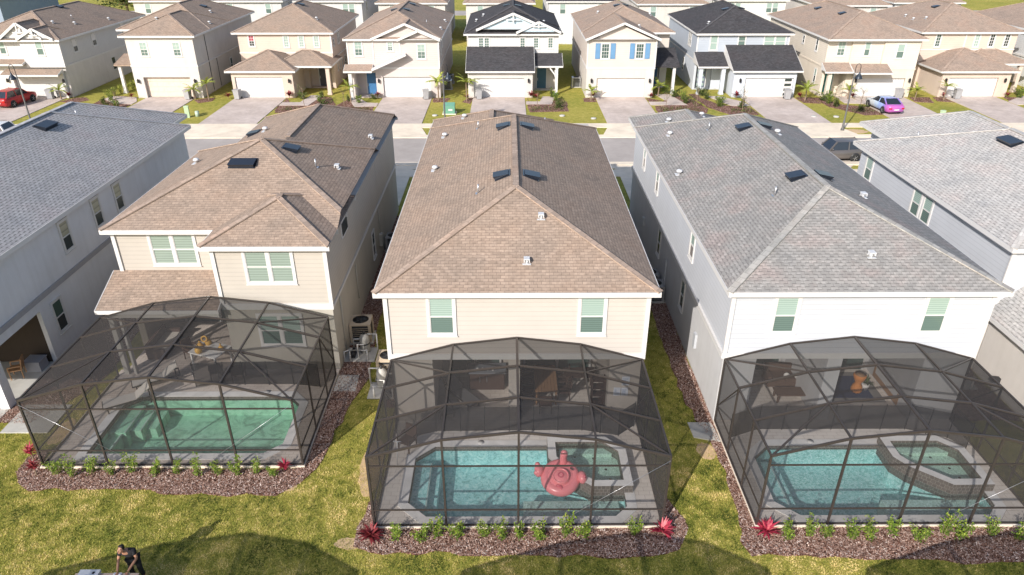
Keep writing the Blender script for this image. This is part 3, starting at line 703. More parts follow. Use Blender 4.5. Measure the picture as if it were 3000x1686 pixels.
roof_on(A, [(-17.45, -6.3, 28.0, 39.2, 6.37, .417, ''), (-12.6, -7.28, 26.3, 32, 6.37, .417, ''), (-15.9, -6.305, 30, 46.6, 6.355, .417, '', 35.2)], sh_brown,
    [('wide', -12.33, 31.9), ('box', -10.55, 33.8), ('box', -15.0, 41.4), ('cap', -14.0, 40.5), ('cap', -15.9, 35.1), ('duct', -8.39, 33.55), ('duct', -7.8, 39.6), ('pipe', -9.2, 32.75)], clip=-7.32, sheds=[(-17.55, -12.36, 26.25, 28.39, 3.42, 4.27)])
window(A, -10.0, 26.7, 4.55, .88, 1.42, up=pane_st, lo=pane_st, double=True, rail=.5)
window(A, -14.68, 28.4, 4.6, .86, 1.38, up=pane_st, lo=pane_st, double=True, rail=.5)
window(A, -9.97, 26.7, 1.45, .82, 1.45, double=True)
window(A, -7.6, 36.5, 1.1, .6, 1.4, '+x', pane_gr, pane_dk)
part(A, 'window', [white_trim, pane_dk], lambda m: (m.box(-7.598, -7.55, 29.6, 30.9, 5.2, 6.0), m.box(-7.55, -7.53, 29.7, 30.8, 5.3, 5.9, 1)))
slider(A, -16.2, -12.7, 30.9)
gp = plain('grey_post', (.5, .48, .45), .6)
part(A, 'porch_beam', gp, lambda m: m.box(-17.2, -12.4, 26.35, 26.5, 3.0, 3.25)); part(A, 'porch_post', gp, lambda m: m.box(-17.15, -16.95, 26.3, 26.5, .1, 3.0)); part(A, 'porch_post', gp, lambda m: m.box(-16.7, -16.6, 26.3, 26.5, .1, 3.0))
gc = plain('grey_conduit', (.42, .41, .37), .5)
for a_, b_, c_ in ((27.9, .3, 3.2), (38.5, 1.61, 3.1), (31.5, 1.1, 3.0)): part(A, 'conduit', gc, lambda m: m.tube([(-7.55, a_, b_), (-7.55, a_, c_)], .025))
part(A, 'meter_box', gc, lambda m: m.box(-7.6, -7.42, 38.2, 38.6, .9, 1.6))

# ---- house Z (far left)
Z = wthing('house', 'white stucco house with silver grey roof cut by the left edge, dark patio inside', 'house', (-25.6, 24, 0), HG)
def wl(m):
    X = -20.8; m.poly([(X, 24.6, 2.7), (X, 27.45, 2.7), (X, 27.45, 3.3), (X, 24.6, 3.3)])
    m.poly([(X, 27.45, 0), (X, 45, 0), (X, 45, 6.05), (X, 27.45, 6.05)]); m.poly([(X, 22, 3.3), (X, 27.45, 3.3), (X, 27.45, 6.05), (X, 22, 6.05)])
    m.poly([(X, 22, 2.7), (X, 24.6, 2.7), (X, 24.6, 3.3), (X, 22, 3.3)])
    m.box(X-.38, X-.002, 23.9, 24.35, 0, 2.69)
    m.poly([(X, 27.45, 0), (X, 27.45, 2.7), (X-.2, 27.45, 2.7), (X-.2, 27.45, 0)]); m.poly([(X, 22, 2.7), (X, 27.45, 2.7), (X-5, 27.45, 2.7), (X-5, 22, 2.7)])
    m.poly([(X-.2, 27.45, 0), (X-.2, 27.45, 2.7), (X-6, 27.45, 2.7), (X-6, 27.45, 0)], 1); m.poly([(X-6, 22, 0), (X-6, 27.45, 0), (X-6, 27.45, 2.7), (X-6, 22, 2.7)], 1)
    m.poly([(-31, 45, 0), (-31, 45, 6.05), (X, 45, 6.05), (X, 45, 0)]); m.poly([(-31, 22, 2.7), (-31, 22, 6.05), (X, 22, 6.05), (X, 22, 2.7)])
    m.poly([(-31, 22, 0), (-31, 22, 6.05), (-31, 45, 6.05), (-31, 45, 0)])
part(Z, 'wall', [stucco('shell_white_stucco', (.66, .665, .69)), stucco('patio_inner_stucco', (.07, .055, .045))], wl)  # inner stucco near black, the patio's shade put into its colour
part(Z, 'trim', plain('grey_band', (.34, .335, .35), .6), lambda m: (m.box(-20.797, -20.74, 22, 45, 3.12, 3.36)))
part(Z, 'trim', white_trim, lambda m: (m.box(-20.797, -20.72, 22, 45, 5.78, 6.04)))
roof_on(Z, [(-31.0, -20.4, 21.6, 45.2, 6.2, .417, ''), (-31.02, -21.7, 30, 47.9, 6.195, .417, '', 40.5)], sh_blue, [('wide', -24.93, 38.1), ('pipe', -25.2, 41.5), ('cap', -28, 35)])
for yy, zz in ((30.75, 4.25), (33.65, 4.25), (35.85, 4.25)): window(Z, -20.8, yy, zz, .66, 1.36, '+x', pane_be, pane_dk)
window(Z, -20.8, 28.6, 1.15, .66, 1.44, '+x', pane_gr, pane_dk)

# ---- house D (far right)
D = wthing('house', 'white sided house with pale grey shingle roof cut by the right edge of the view', 'house', (25.8, 27, 0), HG)
def wl(m):
    block(m, 21, 31, 26.7, 41, 0, 3.2, 0, top=False); block(m, 21, 31, 26.7, 41, 3.2, 6.05, 1)
    block(m, 23.4, 31, 41, 45, 0, 6.05, 1)
    block(m, 21.0, 31, 20, 26.6, 0, 2.95, 0)
part(D, 'wall', [cream_st if False else white_warm, whiteC], wl)
roof_on(D, [(20.65, 31.3, 26.3, 41.5, 6.2, .417, ''), (22.9, 31.3, 30, 45.8, 6.195, .417, '', 37.3)], sh_light, [('wide', 25.2, 34.9), ('pipe', 23.6, 40.2)],
    sheds=[], )
def f(m):
    m.poly([(20.6, 19.6, 3.1), (32, 19.6, 3.1), (32, 26.69, 4.6), (22.4, 26.69, 4.6)]); m.poly([(20.6, 26.69, 3.1), (20.6, 19.6, 3.1), (22.4, 26.69, 4.6)]); m.poly([(20.6, 19.6, 3.08), (20.6, 26.69, 3.08), (32, 26.69, 3.08), (32, 19.6, 3.08)])
part(D, 'porch_roof', sh_light, f)
part(D, 'trim', white_trim, lambda m: (m.box(20.56, 20.6, 19.6, 26.69, 2.9, 3.09), m.box(20.94, 21.1, 26.62, 26.698, 3.2, 6.05), m.box(20.93, 20.998, 26.7, 41, 3.1, 3.3)))
for yy in (39.75, 34.3, 33.25): window(D, 21.0, yy, 4.45, .72, 1.3, '-x', pane_up, pane_lo)

# ---- row 2, across the street
def h2(name_label, cx, cat='house'): return wthing('house', name_label, cat, (cx, 79.1, 0), HG)
F = 79.1
# N1
N1 = h2('white farmhouse-style house with two bracketed gables behind the red car, leftmost across the street', -53)
part(N1, 'wall', [stucco('n1_side', (.62, .59, .57)), battenW], lambda m: (block(m, -57.6, -48.0, F+.4, 98.6, 0, 3.3, 0, front=[(-53.8, -48.65, .02, 2.35, .25)], top=False), block(m, -57.6, -48.0, F+.4, 98.6, 3.3, 6.1, 1), block(m, -51.9, -47.75, F, F+.5, 3.3, 6.1, 1)))
o1 = roof_on(N1, [(-58, -47.4, 78.7, 99, 6.2, .417, ''), (-53.6, -49.15, 78.6, 84, 6.35, .7, 'f'), (-51.75, -47.95, 78.55, 83, 6.3, .55, 'f')], sh_brown, [('box', -52.4, 89), ('cap', -50.1, 83), ('cap', -49.1, 85.4), ('cap', -48.3, 91.4), ('pipe', -50.1, 86.9)], sheds=[(-54.2, -48.1, 77.9, F-.02, 2.75, 3.15), (-57.6, -51.9, 78.5, F+.39, 3.75, 4.1)])
part(N1, 'gable_bracket', white_trim, lambda m: (m.poly([(-53.4, 78.9, 6.4), (-49.35, 78.9, 6.4), (-51.37, 78.9, 7.75)]), m.poly([(-51.55, 78.8, 6.35), (-48.15, 78.8, 6.35), (-49.85, 78.8, 7.25)]), m.bar((-51.37, 78.55, 7.8), (-51.37, 78.55, 6.9), .12), m.bar((-49.85, 78.5, 7.3), (-49.85, 78.5, 6.6), .12), m.bar((-51.9, 78.55, 6.95), (-50.8, 78.55, 6.95), .1), m.bar((-50.3, 78.5, 6.65), (-49.4, 78.5, 6.65), .1)))
garage_door(N1, -53.8, -48.65, F+.55, .04, 2.35, white_trim)
window(N1, -49.9, F, 4.6, .68, 1.36); window(N1, -54.1, F+.4, 4.65, .6, 1.3)
for yy, zz in ((82.4, 4.4), (86.5, 4.4), (93.5, 4.6)): window(N1, -48.0, yy, zz, .8, 1.2, '+x', plain('pane_white_blind', (.6, .58, .57), .3), pane_dk)
window(N1, -48.0, 89.6, 1.1, .8, 1.4, '+x', pane_dk, pane_dk)
part(N1, 'trim', white_trim, lambda m: (m.box(-47.998, -47.94, F+.4, 98.6, 3.2, 3.4), m.box(-47.78, -47.7, F-.04, F-.002, 3.3, 6.1), m.box(-54.1, -53.85, F+.1, F+.38, 0, 2.7), m.box(-48.6, -48.3, F+.1, F+.38, 0, 2.7)))
coach_lamp(N1, -54.6, F+.4); coach_lamp(N1, -48.35, F+.1)
# N2
N2 = h2('plain white house with brown hip roof and recessed beige garage door, second across the street', -38)
part(N2, 'wall', [white_warm, white_warm], lambda m: (block(m, -40.65, -33.5, F, 98.5, 0, 6.4, 0, front=[(-39.65, -34.6, .02, 2.25, .5)]), block(m, -43.1, -33.52, 84, 98.48, 0, 6.35, 0)))
roof_on(N2, [(-41.1, -33.1, 78.7, 90, 6.6, .417, ''), (-43.5, -33.12, 83.3, 99, 6.59, .417, '')], sh_brown, [('box', -36.6, 91.5), ('cap', -35.4, 90.2), ('cap', -33.9, 85.5), ('cap', -38.0, 81.7)])
part(N2, 'porch_roof', [sh_brown, white_trim], lambda m: (shed(m, m, -43.6, -40.67, 81.2, 84, 3.2, 3.9)))
column(N2, -43.2, 81.6, 0, 3.2, .3)
part(N2, 'trim', white_trim, lambda m: (m.box(-40.7, -33.45, F-.04, F-.002, 3.35, 3.5), m.box(-33.498, -33.44, F, 98.5, 3.3, 3.45)))
part(N2, 'drain_pipe', plain('dark_pipe', (.12, .12, .12), .5), lambda m: (m.bar((-33.46, 82.3, .2), (-33.46, 82.3, 6.2), .06), m.bar((-33.46, 84.6, .2), (-33.46, 84.6, 3.3), .05)))
garage_door(N2, -39.65, -34.6, F+.4, .04, 2.25, plain('beige_door', (.60, .50, .42), .6))
window(N2, -38.85, F, 4.5, .72, 1.36, grid=(2, 2)); window(N2, -35.35, F, 4.5, .72, 1.36, grid=(2, 2)); window(N2, -33.5, 89, 1.2, .6, 1.3, '+x', pane_gr, pane_dk)
coach_lamp(N2, -40.2, F); coach_lamp(N2, -34.05, F)
# N3
N3 = h2('beige house with low hip-roofed garage and dark grey front door, third across the street', -25.2)
part(N3, 'wall', [peach_st, peachS], lambda m: (block(m, -30.4, -19.95, 83.9, 98.6, 0, 3.3, 0, front=[(-22.9, -20.3, .1, 2.9, .8)], top=False), block(m, -30.4, -19.95, 83.9, 98.6, 3.3, 6.08, 1), block(m, -30.1, -23.45, F, 83.89, 0, 2.9, 0, front=[(-29.75, -24.6, .02, 2.25, .2)])))
roof_on(N3, [(-30.9, -19.55, 83.5, 99, 6.2, .417, ''), (-30.55, -23.0, 78.65, 86.2, 2.98, .417, ''), (-26, -19.4, 80.3, 86.0, 3.2, .417, '')], sh_brown, [('box', -24.64, 90.7), ('cap', -22.0, 86.7)])
column(N3, -19.95, 80.7, 0, 3.0, .4, peach_st); door(N3, -21.4, 84.6, 1.0, 2.2, plain('slate_door', (.07, .075, .09), .4), z=.15)
garage_door(N3, -29.75, -24.6, F+.15, .04, 2.25, white_trim)
dk = plain('pane_red_curtain', (.35, .06, .09), .2)
window(N3, -28.9, 83.9, 4.7, .55, 1.15, up=dk, lo=pane_dk, grid=(2, 2))
for xx in (-25.0, -23.3, -21.6): window(N3, xx, 83.9, 4.6, .5, 1.15, grid=(2, 2), up=pane_up, lo=pane_up)
window(N3, -19.95, 87.6, 4.5, .5, 1.35, '+x', pane_dk, pane_dk, double=True); window(N3, -19.95, 85, 4.6, .45, .7, '+x', pane_dk, pane_dk)
window(N3, -19.95, 90, 1.2, .6, 1.4, '+x', pane_dk, pane_dk)
for yy in (85.8, 87, 88.2): window(N3, -19.95, yy, 1.7, .3, .9, '+x', pane_dk, pane_dk)
part(N3, 'trim', white_trim, lambda m: (m.box(-30.45, -19.9, 83.86, 83.898, 3.9, 4.02), m.box(-20.05, -19.9, 83.85, 83.899, 4.02, 6.1), m.box(-19.948, -19.9, 84, 98.6, 3.2, 3.36)))
coach_lamp(N3, -23.85, F)
# N4
N4 = h2('greige house with stepped twin gables and royal blue front door, left of the black-roofed house', -12.3)
part(N4, 'wall', [greige_st, greigeS], lambda m: (block(m, -17.2, -7.45, F, 98.6, 0, 3.2, 0, front=[(-16.6, -14.4, .1, 2.75, 1.3), (-13.65, -8.45, .02, 2.25, .22)], top=False), block(m, -17.2, -7.45, F, 98.6, 3.2, 6.12, 1), m.poly([(-14.4, F, 6.1), (-7.45, F, 6.1), (-10.9, F, 7.55)], 1), m.poly([(-11.6, F-.15, 6.0), (-7.4, F-.15, 6.0), (-9.45, F-.15, 6.95)], 1)))
roof_on(N4, [(-17.5, -7.1, 78.75, 99, 6.25, .417, ''), (-14.55, -7.2, 78.68, 86, 6.26, .417, 'f'), (-11.75, -7.22, 78.5, 82, 6.2, .417, 'f')], sh_brown2, [('box', -13.2, 87.9), ('box', -11.65, 87.1), ('box', -11.6, 92.5), ('cap', -7.6, 90.5), ('cap', -7.6, 84.4), ('pipe', -9.1, 84)], sheds=[(-17.6, -14.6, 77.9, F-.01, 3.1, 3.6)])
part(N4, 'porch_roof', [white_trim, sh_brown2], lambda m: (m.bar((-14.6, 78.2, 3.2), (-10.9, 78.6, 4.7), .9, .16, 0)))
column(N4, -17.0, 78.3, 0, 3.0, .35); door(N4, -15.1, F+1.3, 1.05, 2.3, plain('blue_door', (.05, .16, .33), .4), z=.15)
garage_door(N4, -13.65, -8.45, F+.2, .04, 2.25, white_trim)
window(N4, -16.0, F, 4.5, .75, 1.42, grid=(2, 2)); window(N4, -12.6, F, 5.0, .5, .85, grid=(2, 2)); window(N4, -9.3, F, 4.2, .8, 1.45, grid=(2, 2))
part(N4, 'trim', white_trim, lambda m: (m.box(-14.0, -7.4, F-.04, F-.002, 3.1, 3.3), m.box(-17.25, -17.1, F-.04, F-.001, 3.6, 6.1), m.box(-14.5, -14.38, F-.04, F-.001, 3.8, 6.1), m.box(-7.5, -7.38, F-.05, F-.001, 3.3, 6.1), m.box(-7.448, -7.4, F, 98.6, 3.12, 3.26), m.box(-11.6, -11.48, F-.04, F-.003, 4.8, 6.0)))
window(N4, -7.45, 84, 4.7, .4, 1, '+x', pane_dk, pane_dk); window(N4, -7.45, 82, 4.2, .4, .8, '+x', pane_dk, pane_dk)
coach_lamp(N4, -14.1, F); coach_lamp(N4, -7.9, F)
# N5
N5 = h2('white board-and-batten house with charcoal roof and pale blue gables, middle of the far side', .5)
part(N5, 'wall', [white_warm, battenW], lambda m: (block(m, -4.45, 5.6, 82.6, 98.6, 0, 3.2, 0, front=[(3.0, 5.3, .1, 2.75, .6)], top=False), block(m, -4.45, 5.6, 82.6, 98.6, 3.2, 6.1, 1), block(m, -4.4, 2.65, F, 82.59, 0, 2.85, 0, front=[(-3.75, 1.72, .02, 2.1, .22)])))
roof_on(N5, [(-4.9, 6.0, 82.2, 99, 6.25, .417, ''), (-3.5, 4.6, 82.1, 88, 6.7, .42, 'f'), (.9, 5.8, 81.9, 86, 6.45, .45, 'f')], sh_dark, [('box', 1.16, 89.5), ('box', -.2, 90.5), ('cap', -2.95, 90.7), ('cap', -3.7, 88.5), ('cap', 3.99, 84.5)], sheds=[(-4.6, 2.85, 78.6, 82.58, 2.95, 4.85), (2.9, 6.0, 80.4, 82.57, 3.15, 4.15)])
part(N5, 'gable_panel', accentB, lambda m: (m.poly([(-3.1, 82.35, 6.75), (4.2, 82.35, 6.75), (.55, 82.35, 8.2)]), m.poly([(1.3, 82.05, 6.5), (5.4, 82.05, 6.5), (3.35, 82.05, 7.4)])))
part(N5, 'gable_bracket', white_trim, lambda m: (m.bar((.55, 82.0, 8.3), (.55, 82.0, 7.5), .12), m.bar((-.2, 82.0, 7.75), (1.3, 82.0, 7.75), .1), m.bar((3.35, 81.8, 7.5), (3.35, 81.8, 6.9), .12), m.bar((2.7, 81.8, 7.05), (4.0, 81.8, 7.05), .1), m.bar((5.3, 80.5, 2.0), (4.6, 80.5, 2.9), .14), m.bar((5.2, 80.5, 1.9), (5.2, 81.3, 2.9), .14)))
column(N5, 5.35, 80.6, 0, 3.0, .28); door(N5, 3.8, 83.2, 1.05, 2.25, plain('teal_blue_door', (.05, .13, .19), .4), z=.15)
garage_door(N5, -3.75, 1.72, F+.2, .04, 2.1, white_trim)
window(N5, -2.7, 82.6, 4.7, .5, 1.05, grid=(2, 2), double=True, up=pane_lo, lo=pane_lo)
for xx in (1.6, 3.1, 4.7): window(N5, xx, 82.6, 4.7, .5, 1.05, grid=(2, 2), up=pane_lo, lo=pane_lo)
coach_lamp(N5, -4.1, F); coach_lamp(N5, 2.2, F)
# N6
N6 = h2('cream house with one wide front gable and blue shuttered windows', 13.3)
part(N6, 'wall', [white_warm, siding('n6_cream', (.57, .51, .465), .2)], lambda m: (block(m, 8.5, 15.85, F, 98.5, 0, 3.15, 0, front=[(9.65, 14.9, .02, 2.1, .22)], top=False), block(m, 8.5, 15.85, F, 98.5, 3.15, 6.1, 1), block(m, 15.87, 18.2, 84, 98.4, 0, 3.15, 0, front=[(16.0, 17.4, .1, 2.5, .5)], top=False), block(m, 15.87, 18.2, 84, 98.4, 3.15, 6.1, 1), m.poly([(8.9, F-.001, 6.1), (15.5, F-.001, 6.1), (12.16, F-.001, 7.55)], 1)))
roof_on(N6, [(8.2, 18.6, 83.2, 99, 6.25, .417, ''), (8.22, 16.2, 78.6, 92, 6.2, .417, 'f')], sh_brown2, [('box', 12.9, 90.5), ('box', 14.1, 91.5), ('cap', 10.8, 91), ('cap', 14.4, 82.5), ('cap', 17.8, 95)], sheds=[])
part(N6, 'porch_roof', [sh_dark, white_trim, white_trim], lambda m: shed(m, m, 15.87, 18.9, 80.6, 83.98, 3.1, 4.5))
column(N6, 18.4, 80.9, 0, 3.0, .3); door(N6, 16.75, 84.5, 1.0, 2.2, plain('blue_door', (.05, .16, .33), .4), z=.15)
garage_door(N6, 9.65, 14.9, F+.2, .04, 2.1, plain('ivory_door', (.72, .65, .58), .6))
shut = plain('blue_shutter', (.12, .25, .42), .5)
for xx in (10.4, 14.1):
    window(N6, xx, F, 4.2, .78, 1.48, grid=(3, 2), up=pane_gr, lo=pane_gr)
    part(N6, 'shutter', shut, lambda m, xx=xx: m.box(xx-1.08, xx-.56, F-.07, F-.012, 4.15, 5.75)); part(N6, 'shutter', shut, lambda m, xx=xx: m.box(xx+.56, xx+1.08, F-.07, F-.012, 4.15, 5.75))
window(N6, 16.7, 84, 4.6, .6, 1.2, grid=(2, 2), up=pane_dk, lo=pane_dk)
part(N6, 'trim', white_trim, lambda m: (m.box(8.44, 15.9, F-.04, F-.002, 3.05, 3.25), m.box(8.44, 8.497, F, 98.5, 3.05, 3.2), m.box(8.44, 8.58, F-.04, F-.001, 3.25, 6.1), m.box(15.76, 15.9, F-.04, F-.001, 3.25, 6.1)))
coach_lamp(N6, 9.05, F); coach_lamp(N6, 15.4, F)
# N7
N7 = h2('pale blue-grey house with charcoal roof and white garage door with side panes', 26.3)
part(N7, 'wall', [blue_st, blueS], lambda m: (block(m, 21.15, 31.4, 83.0, 98.6, 0, 3.2, 0, front=[(21.4, 23.2, .1, 2.7, .5)], top=False), block(m, 21.15, 31.4, 83.0, 98.6, 3.2, 6.1, 1), block(m, 24.6, 31.45, F, 82.99, 0, 2.85, 0, front=[(25.9, 31.2, .02, 2.1, .22)])))
roof_on(N7, [(20.9, 31.75, 82.6, 99, 6.2, .417, '')], sh_dark, [('box', 25.3, 88.3), ('box', 26.9, 87.6), ('cap', 22.7, 85)], sheds=[(24.3, 31.85, 78.6, 82.98, 2.95, 4.95), (20.9, 24.2, 80.2, 82.97, 3.1, 4.2)])
column(N7, 21.3, 80.6, 0, 2.95, .4, blue_st); column(N7, 23.8, 80.6, 0, 2.95, .4, blue_st); door(N7, 22.1, 83.5, 1.1, 2.3, plain('grey_glass_door', (.13, .15, .2), .3), lites=True, z=.15)
garage_door(N7, 25.9, 31.2, F+.2, .04, 2.1, white_trim, windows=True)
window(N7, 23.0, 83, 4.4, .75, 1.55, up=pane_up, lo=pane_up); window(N7, 26.1, 83, 4.9, .75, .95, up=pane_lo, lo=pane_lo); window(N7, 29.8, 83, 4.8, 1.1, 1.05, double=True, up=pane_up, lo=pane_up)
window(N7, 21.15, 86.5, 4.4, .55, 1.4, '-x', pane_dk, pane_dk, double=True); window(N7, 21.15, 88.5, 1.2, .6, 1.4, '-x', pane_dk, pane_dk)
part(N7, 'trim', white_trim, lambda m: (m.box(21.1, 21.148, 83, 98.6, 3.1, 3.26), m.box(21.1, 21.25, 82.95, 82.999, 3.2, 6.1), m.box(31.3, 31.45, 82.95, 82.999, 3.2, 6.1)))
coach_lamp(N7, 25.3, F)
# N8
N8 = h2('ivory house with stepped front, skirt roof and teal front door behind the purple car', 39.2)
ivs = stucco('ivory_stucco', (.62, .555, .475))
part(N8, 'wall', [ivs, siding('ivory_siding', (.63, .57, .49), .2)], lambda m: (block(m, 34.4, 44.2, F+.5, 98.6, 0, 3.2, 0, front=[(34.7, 36.9, .1, 2.7, 1.3)], top=False), block(m, 34.4, 44.2, F+.5, 98.6, 3.2, 6.1, 1), block(m, 36.95, 40.3, F+.25, F+.6, 2.9, 6.1, 1), block(m, 36.95, 37.6, F+.25, F+.6, 0, 2.9, 0), block(m, 37.6, 44.15, F, F+.55, 0, 2.9, 0, front=[(38.1, 43.4, .02, 2.05, .3)]), block(m, 40.3, 44.15, F, F+.55, 2.9, 6.1, 1)))
roof_on(N8, [(34.0, 44.6, 78.7, 99, 6.2, .417, '')], sh_brown2, [('box', 38.0, 86), ('box', 37.6, 92), ('cap', 41, 90)], sheds=[(34.0, 36.9, 77.9, F+.2, 3.0, 3.7), (36.95, 41.0, 77.5, F-.01, 2.95, 3.6)])
column(N8, 34.7, 78.4, 0, 3.0, .4, ivs); door(N8, 35.7, F+1.8, 1.0, 2.2, plain('teal_door', (.05, .25, .22), .4), z=.15)
garage_door(N8, 38.1, 43.4, F+.25, .04, 2.05, white_trim)
window(N8, 35.9, F+.5, 4.4, .75, 1.4, grid=(2, 2)); window(N8, 38.6, F+.25, 4.4, .55, 1.4); window(N8, 42.1, F, 4.2, .75, 1.42)
window(N8, 34.4, 82.5, 4.4, .5, 1.3, '-x', pane_dk, pane_dk); window(N8, 34.4, 81.5, 1.2, .5, 1.4, '-x', pane_up, pane_dk); window(N8, 34.4, 86.5, 4.6, .5, .8, '-x', pane_dk, pane_dk)
part(N8, 'trim', ivs, lambda m: (m.box(34.34, 34.398, F+.5, 98.6, 3.1, 3.26), m.box(40.25, 44.2, F-.04, F-.002, 2.95, 3.1)))
coach_lamp(N8, 37.9, F); coach_lamp(N8, 43.8, F)
# N9
N9 = h2('peach house with low hip-roofed garage, second from the right across the street', 52.3)
part(N9, 'wall', [peach_st, peachS], lambda m: (block(m, 46.9, 57.5, 83.9, 98.6, 0, 3.3, 0, top=False), block(m, 46.9, 57.5, 83.9, 98.6, 3.3, 6.08, 1), block(m, 47.4, 54.9, F, 83.89, 0, 2.8, 0, front=[(48.2, 53.6, .02, 2.1, .22)])))
roof_on(N9, [(46.4, 58.0, 83.5, 99, 6.2, .417, ''), (46.9, 55.4, 78.65, 87, 2.88, .417, ''), (51, 58.2, 81.2, 87, 3.2, .417, '')], sh_brown2, [('box', 50.9, 90.3), ('cap', 48.1, 91.2), ('cap', 47.9, 88.9), ('cap', 48.6, 87.5)])
column(N9, 57.3, 81.6, 0, 3.0, .4, peach_st); door(N9, 56.3, 83.89, 1.0, 2.2, plain('brown_door', (.12, .06, .04), .4), z=.15)
garage_door(N9, 48.2, 53.6, F+.2, .04, 2.1, white_trim)
window(N9, 48.6, 83.9, 4.6, .5, 1.3, grid=(2, 2), up=pane_gr, lo=pane_gr)
for i, xx in enumerate((53.0, 54.7, 56.4)): window(N9, xx, 83.9, 4.6, .5, 1.3, grid=(2, 2), up=(pane_up, pane_dk, pane_dk)[i], lo=(pane_up, pane_dk, pane_dk)[i])
part(N9, 'trim', white_trim, lambda m: (m.box(46.85, 57.55, 83.86, 83.898, 4.2, 4.32), m.box(51.6, 51.75, 83.85, 83.899, 4.32, 6.08)))
coach_lamp(N9, 47.8, F); coach_lamp(N9, 54.3, F)
# N10
N10 = h2('grey-walled house with brown roof at the far right edge across the street', 65.2)
part(N10, 'wall', [stucco('n10', (.60, .60, .59)), grayS], lambda m: (block(m, 60.3, 70, 80, 98.6, 0, 3.3, 0, top=False), block(m, 60.3, 70, 80, 98.6, 3.3, 6.08, 1)))
roof_on(N10, [(59.7, 70.4, 79.6, 99, 6.2, .417, '')], sh_brown2, [('box', 64, 90)])
window(N10, 62.8, 80, 4.5, .7, 1.3)
part(N10, 'trim', white_trim, lambda m: m.box(60.2, 60.298, 80, 98.6, 3.1, 3.3))

# ---- row 3: backs of the next street's houses
R3 = [(-51.5, 'warm', sh_brown, 'flat-backed white house with two rear windows behind the plain white house', white_warm),
      (-39.0, 'w', sh_grey, 'white house behind the garage roof of the third house', white_st),
      (-26.9, 'w', sh_grey, 'white house with paired double windows and a shaded blue-grey side, behind the beige house', white_st),
      (-14.2, 'b', sh_brown, 'brown-roofed cream house peeking over the stepped-gable house', white_warm),
      (-1.3, 'b', sh_brown2, 'cream-backed house directly behind the charcoal-roofed house', white_warm),
      (11.0, 'g', sh_dark, 'light grey house with one wide rear window behind the blue-shuttered house', stucco('m6', (.62, .625, .63))),
      (24.0, 'b', sh_brown, 'white-backed house with brown roof behind the blue-grey house', white_warm),
      (37.2, 'g', sh_brown2, 'grey-beige house with double windows behind the ivory house', stucco('m8', (.66, .65, .62))),
      (49.6, 'b', sh_brown2, 'white house with brown roof behind the peach house', white_warm),
      (62.0, 'w', sh_brown, 'long white house at the top right corner of the view', white_st)]
for i, (cx, kd, sh, lab, wm) in enumerate(R3):
    y0 = (114.8, 114.5, 114.4, 111.9, 111.6, 113.9, 110.6, 115.2, 108.8, 112)[i]
    hm = wthing('house', lab, 'house', (cx, y0, 0), 'houses of the next street')
    part(hm, 'wall', [wm, wm], lambda m: block(m, cx-4.9, cx+4.9, y0, y0+20, 0, 6.1))
    roof_on(hm, [(cx-5.3, cx+5.3, y0-.4, y0+20.4, 6.2, .417, '')], sh, [('cap', cx-2, y0+5)])
    dbl = i in (2, 7)
    for dx in (-2.8, 2.9): window(hm, cx+dx, y0, 4.4, .8, 1.35, double=dbl)
    window(hm, cx-4.9, y0+5, 4.4, .6, 1.2, '-x', pane_dk, pane_dk); window(hm, cx+4.9, y0+4, 4.4, .6, 1.2, '+x', pane_dk, pane_dk)
Mx = wthing('house', 'slate-blue house with white garage door in the top left corner, partly behind the brown roof', 'house', (-88, 118, 0), 'houses of the next street')
part(Mx, 'wall', [slateS, slateS], lambda m: (block(m, -95, -80, 120, 136, 0, 6), block(m, -95, -86.5, 117, 120.1, 0, 3, front=[(-93, -88, .05, 2.2, .2)])))
roof_on(Mx, [(-95.5, -79.5, 119.6, 136.5, 6.1, .35, '')], sh_dark); garage_door(Mx, -93, -88, 117.2, .05, 2.2, white_trim)
part(Mx, 'trim', white_trim, lambda m: (m.box(-95.1, -86.4, 116.9, 116.98, 2.9, 3.1)))
slab('road', [rect(-150, 150, 147, 154)], .03, asphalt, .03)

# ------------------------------------------------------------------ pools, decks
def offset(poly, d):
    n = len(poly); out = []
    area = sum(poly[i][0]*poly[(i+1) % n][1]-poly[(i+1) % n][0]*poly[i][1] for i in range(n)); s = 1 if area > 0 else -1
    for i in range(n):
        p0, p1, p2 = Vector(poly[i-1]), Vector(poly[i]), Vector(poly[(i+1) % n])
        a = (p1-p0).normalized(); b = (p2-p1).normalized(); na = Vector((a.y, -a.x))*s; nb = Vector((b.y, -b.x))*s
        k = na+nb; k = k/(max(.25, 1+na.dot(nb))); out.append((p1.x+k.x*d, p1.y+k.y*d))
    return out
def ring(m, outer, inner, z, mi=0, side=None, zb=None, side_in=None):
    n = len(outer)
    for i in range(n):
        j = (i+1) % n; a, b, c, d = outer[i], outer[j], inner[j], inner[i]
        m.poly([(*a, z), (*b, z), (*c, z), (*d, z)], mi)
        if side is not None: m.poly([(*a, zb), (*b, zb), (*b, z), (*a, z)], side)
        if side_in is not None: m.poly([(*d, z), (*c, z), (*c, zb), (*d, zb)], side_in)
def fill(m, outer, holes, z, mi=0):
    bm = bmesh.new()
    for lp in [outer]+list(holes):
        vs = [bm.verts.new((x, y, z)) for x, y in lp]
        for i in range(len(vs)): bm.edges.new((vs[i], vs[(i+1) % len(vs)]))
    bmesh.ops.triangle_fill(bm, use_beauty=True, edges=bm.edges[:])
    for f_ in bm.faces:
        q = [v.co[:] for v in f_.verts]; nz_ = (Vector(q[1])-Vector(q[0])).cross(Vector(q[2])-Vector(q[0])).z
        m.poly(q if nz_ > 0 else q[::-1], mi)
    bm.free()
tile_m = pavers('waterline_tile', (.10, .09, .085), (.16, .14, .125), (.2, .17, .15), (.3, .28, .26), .15, .15)
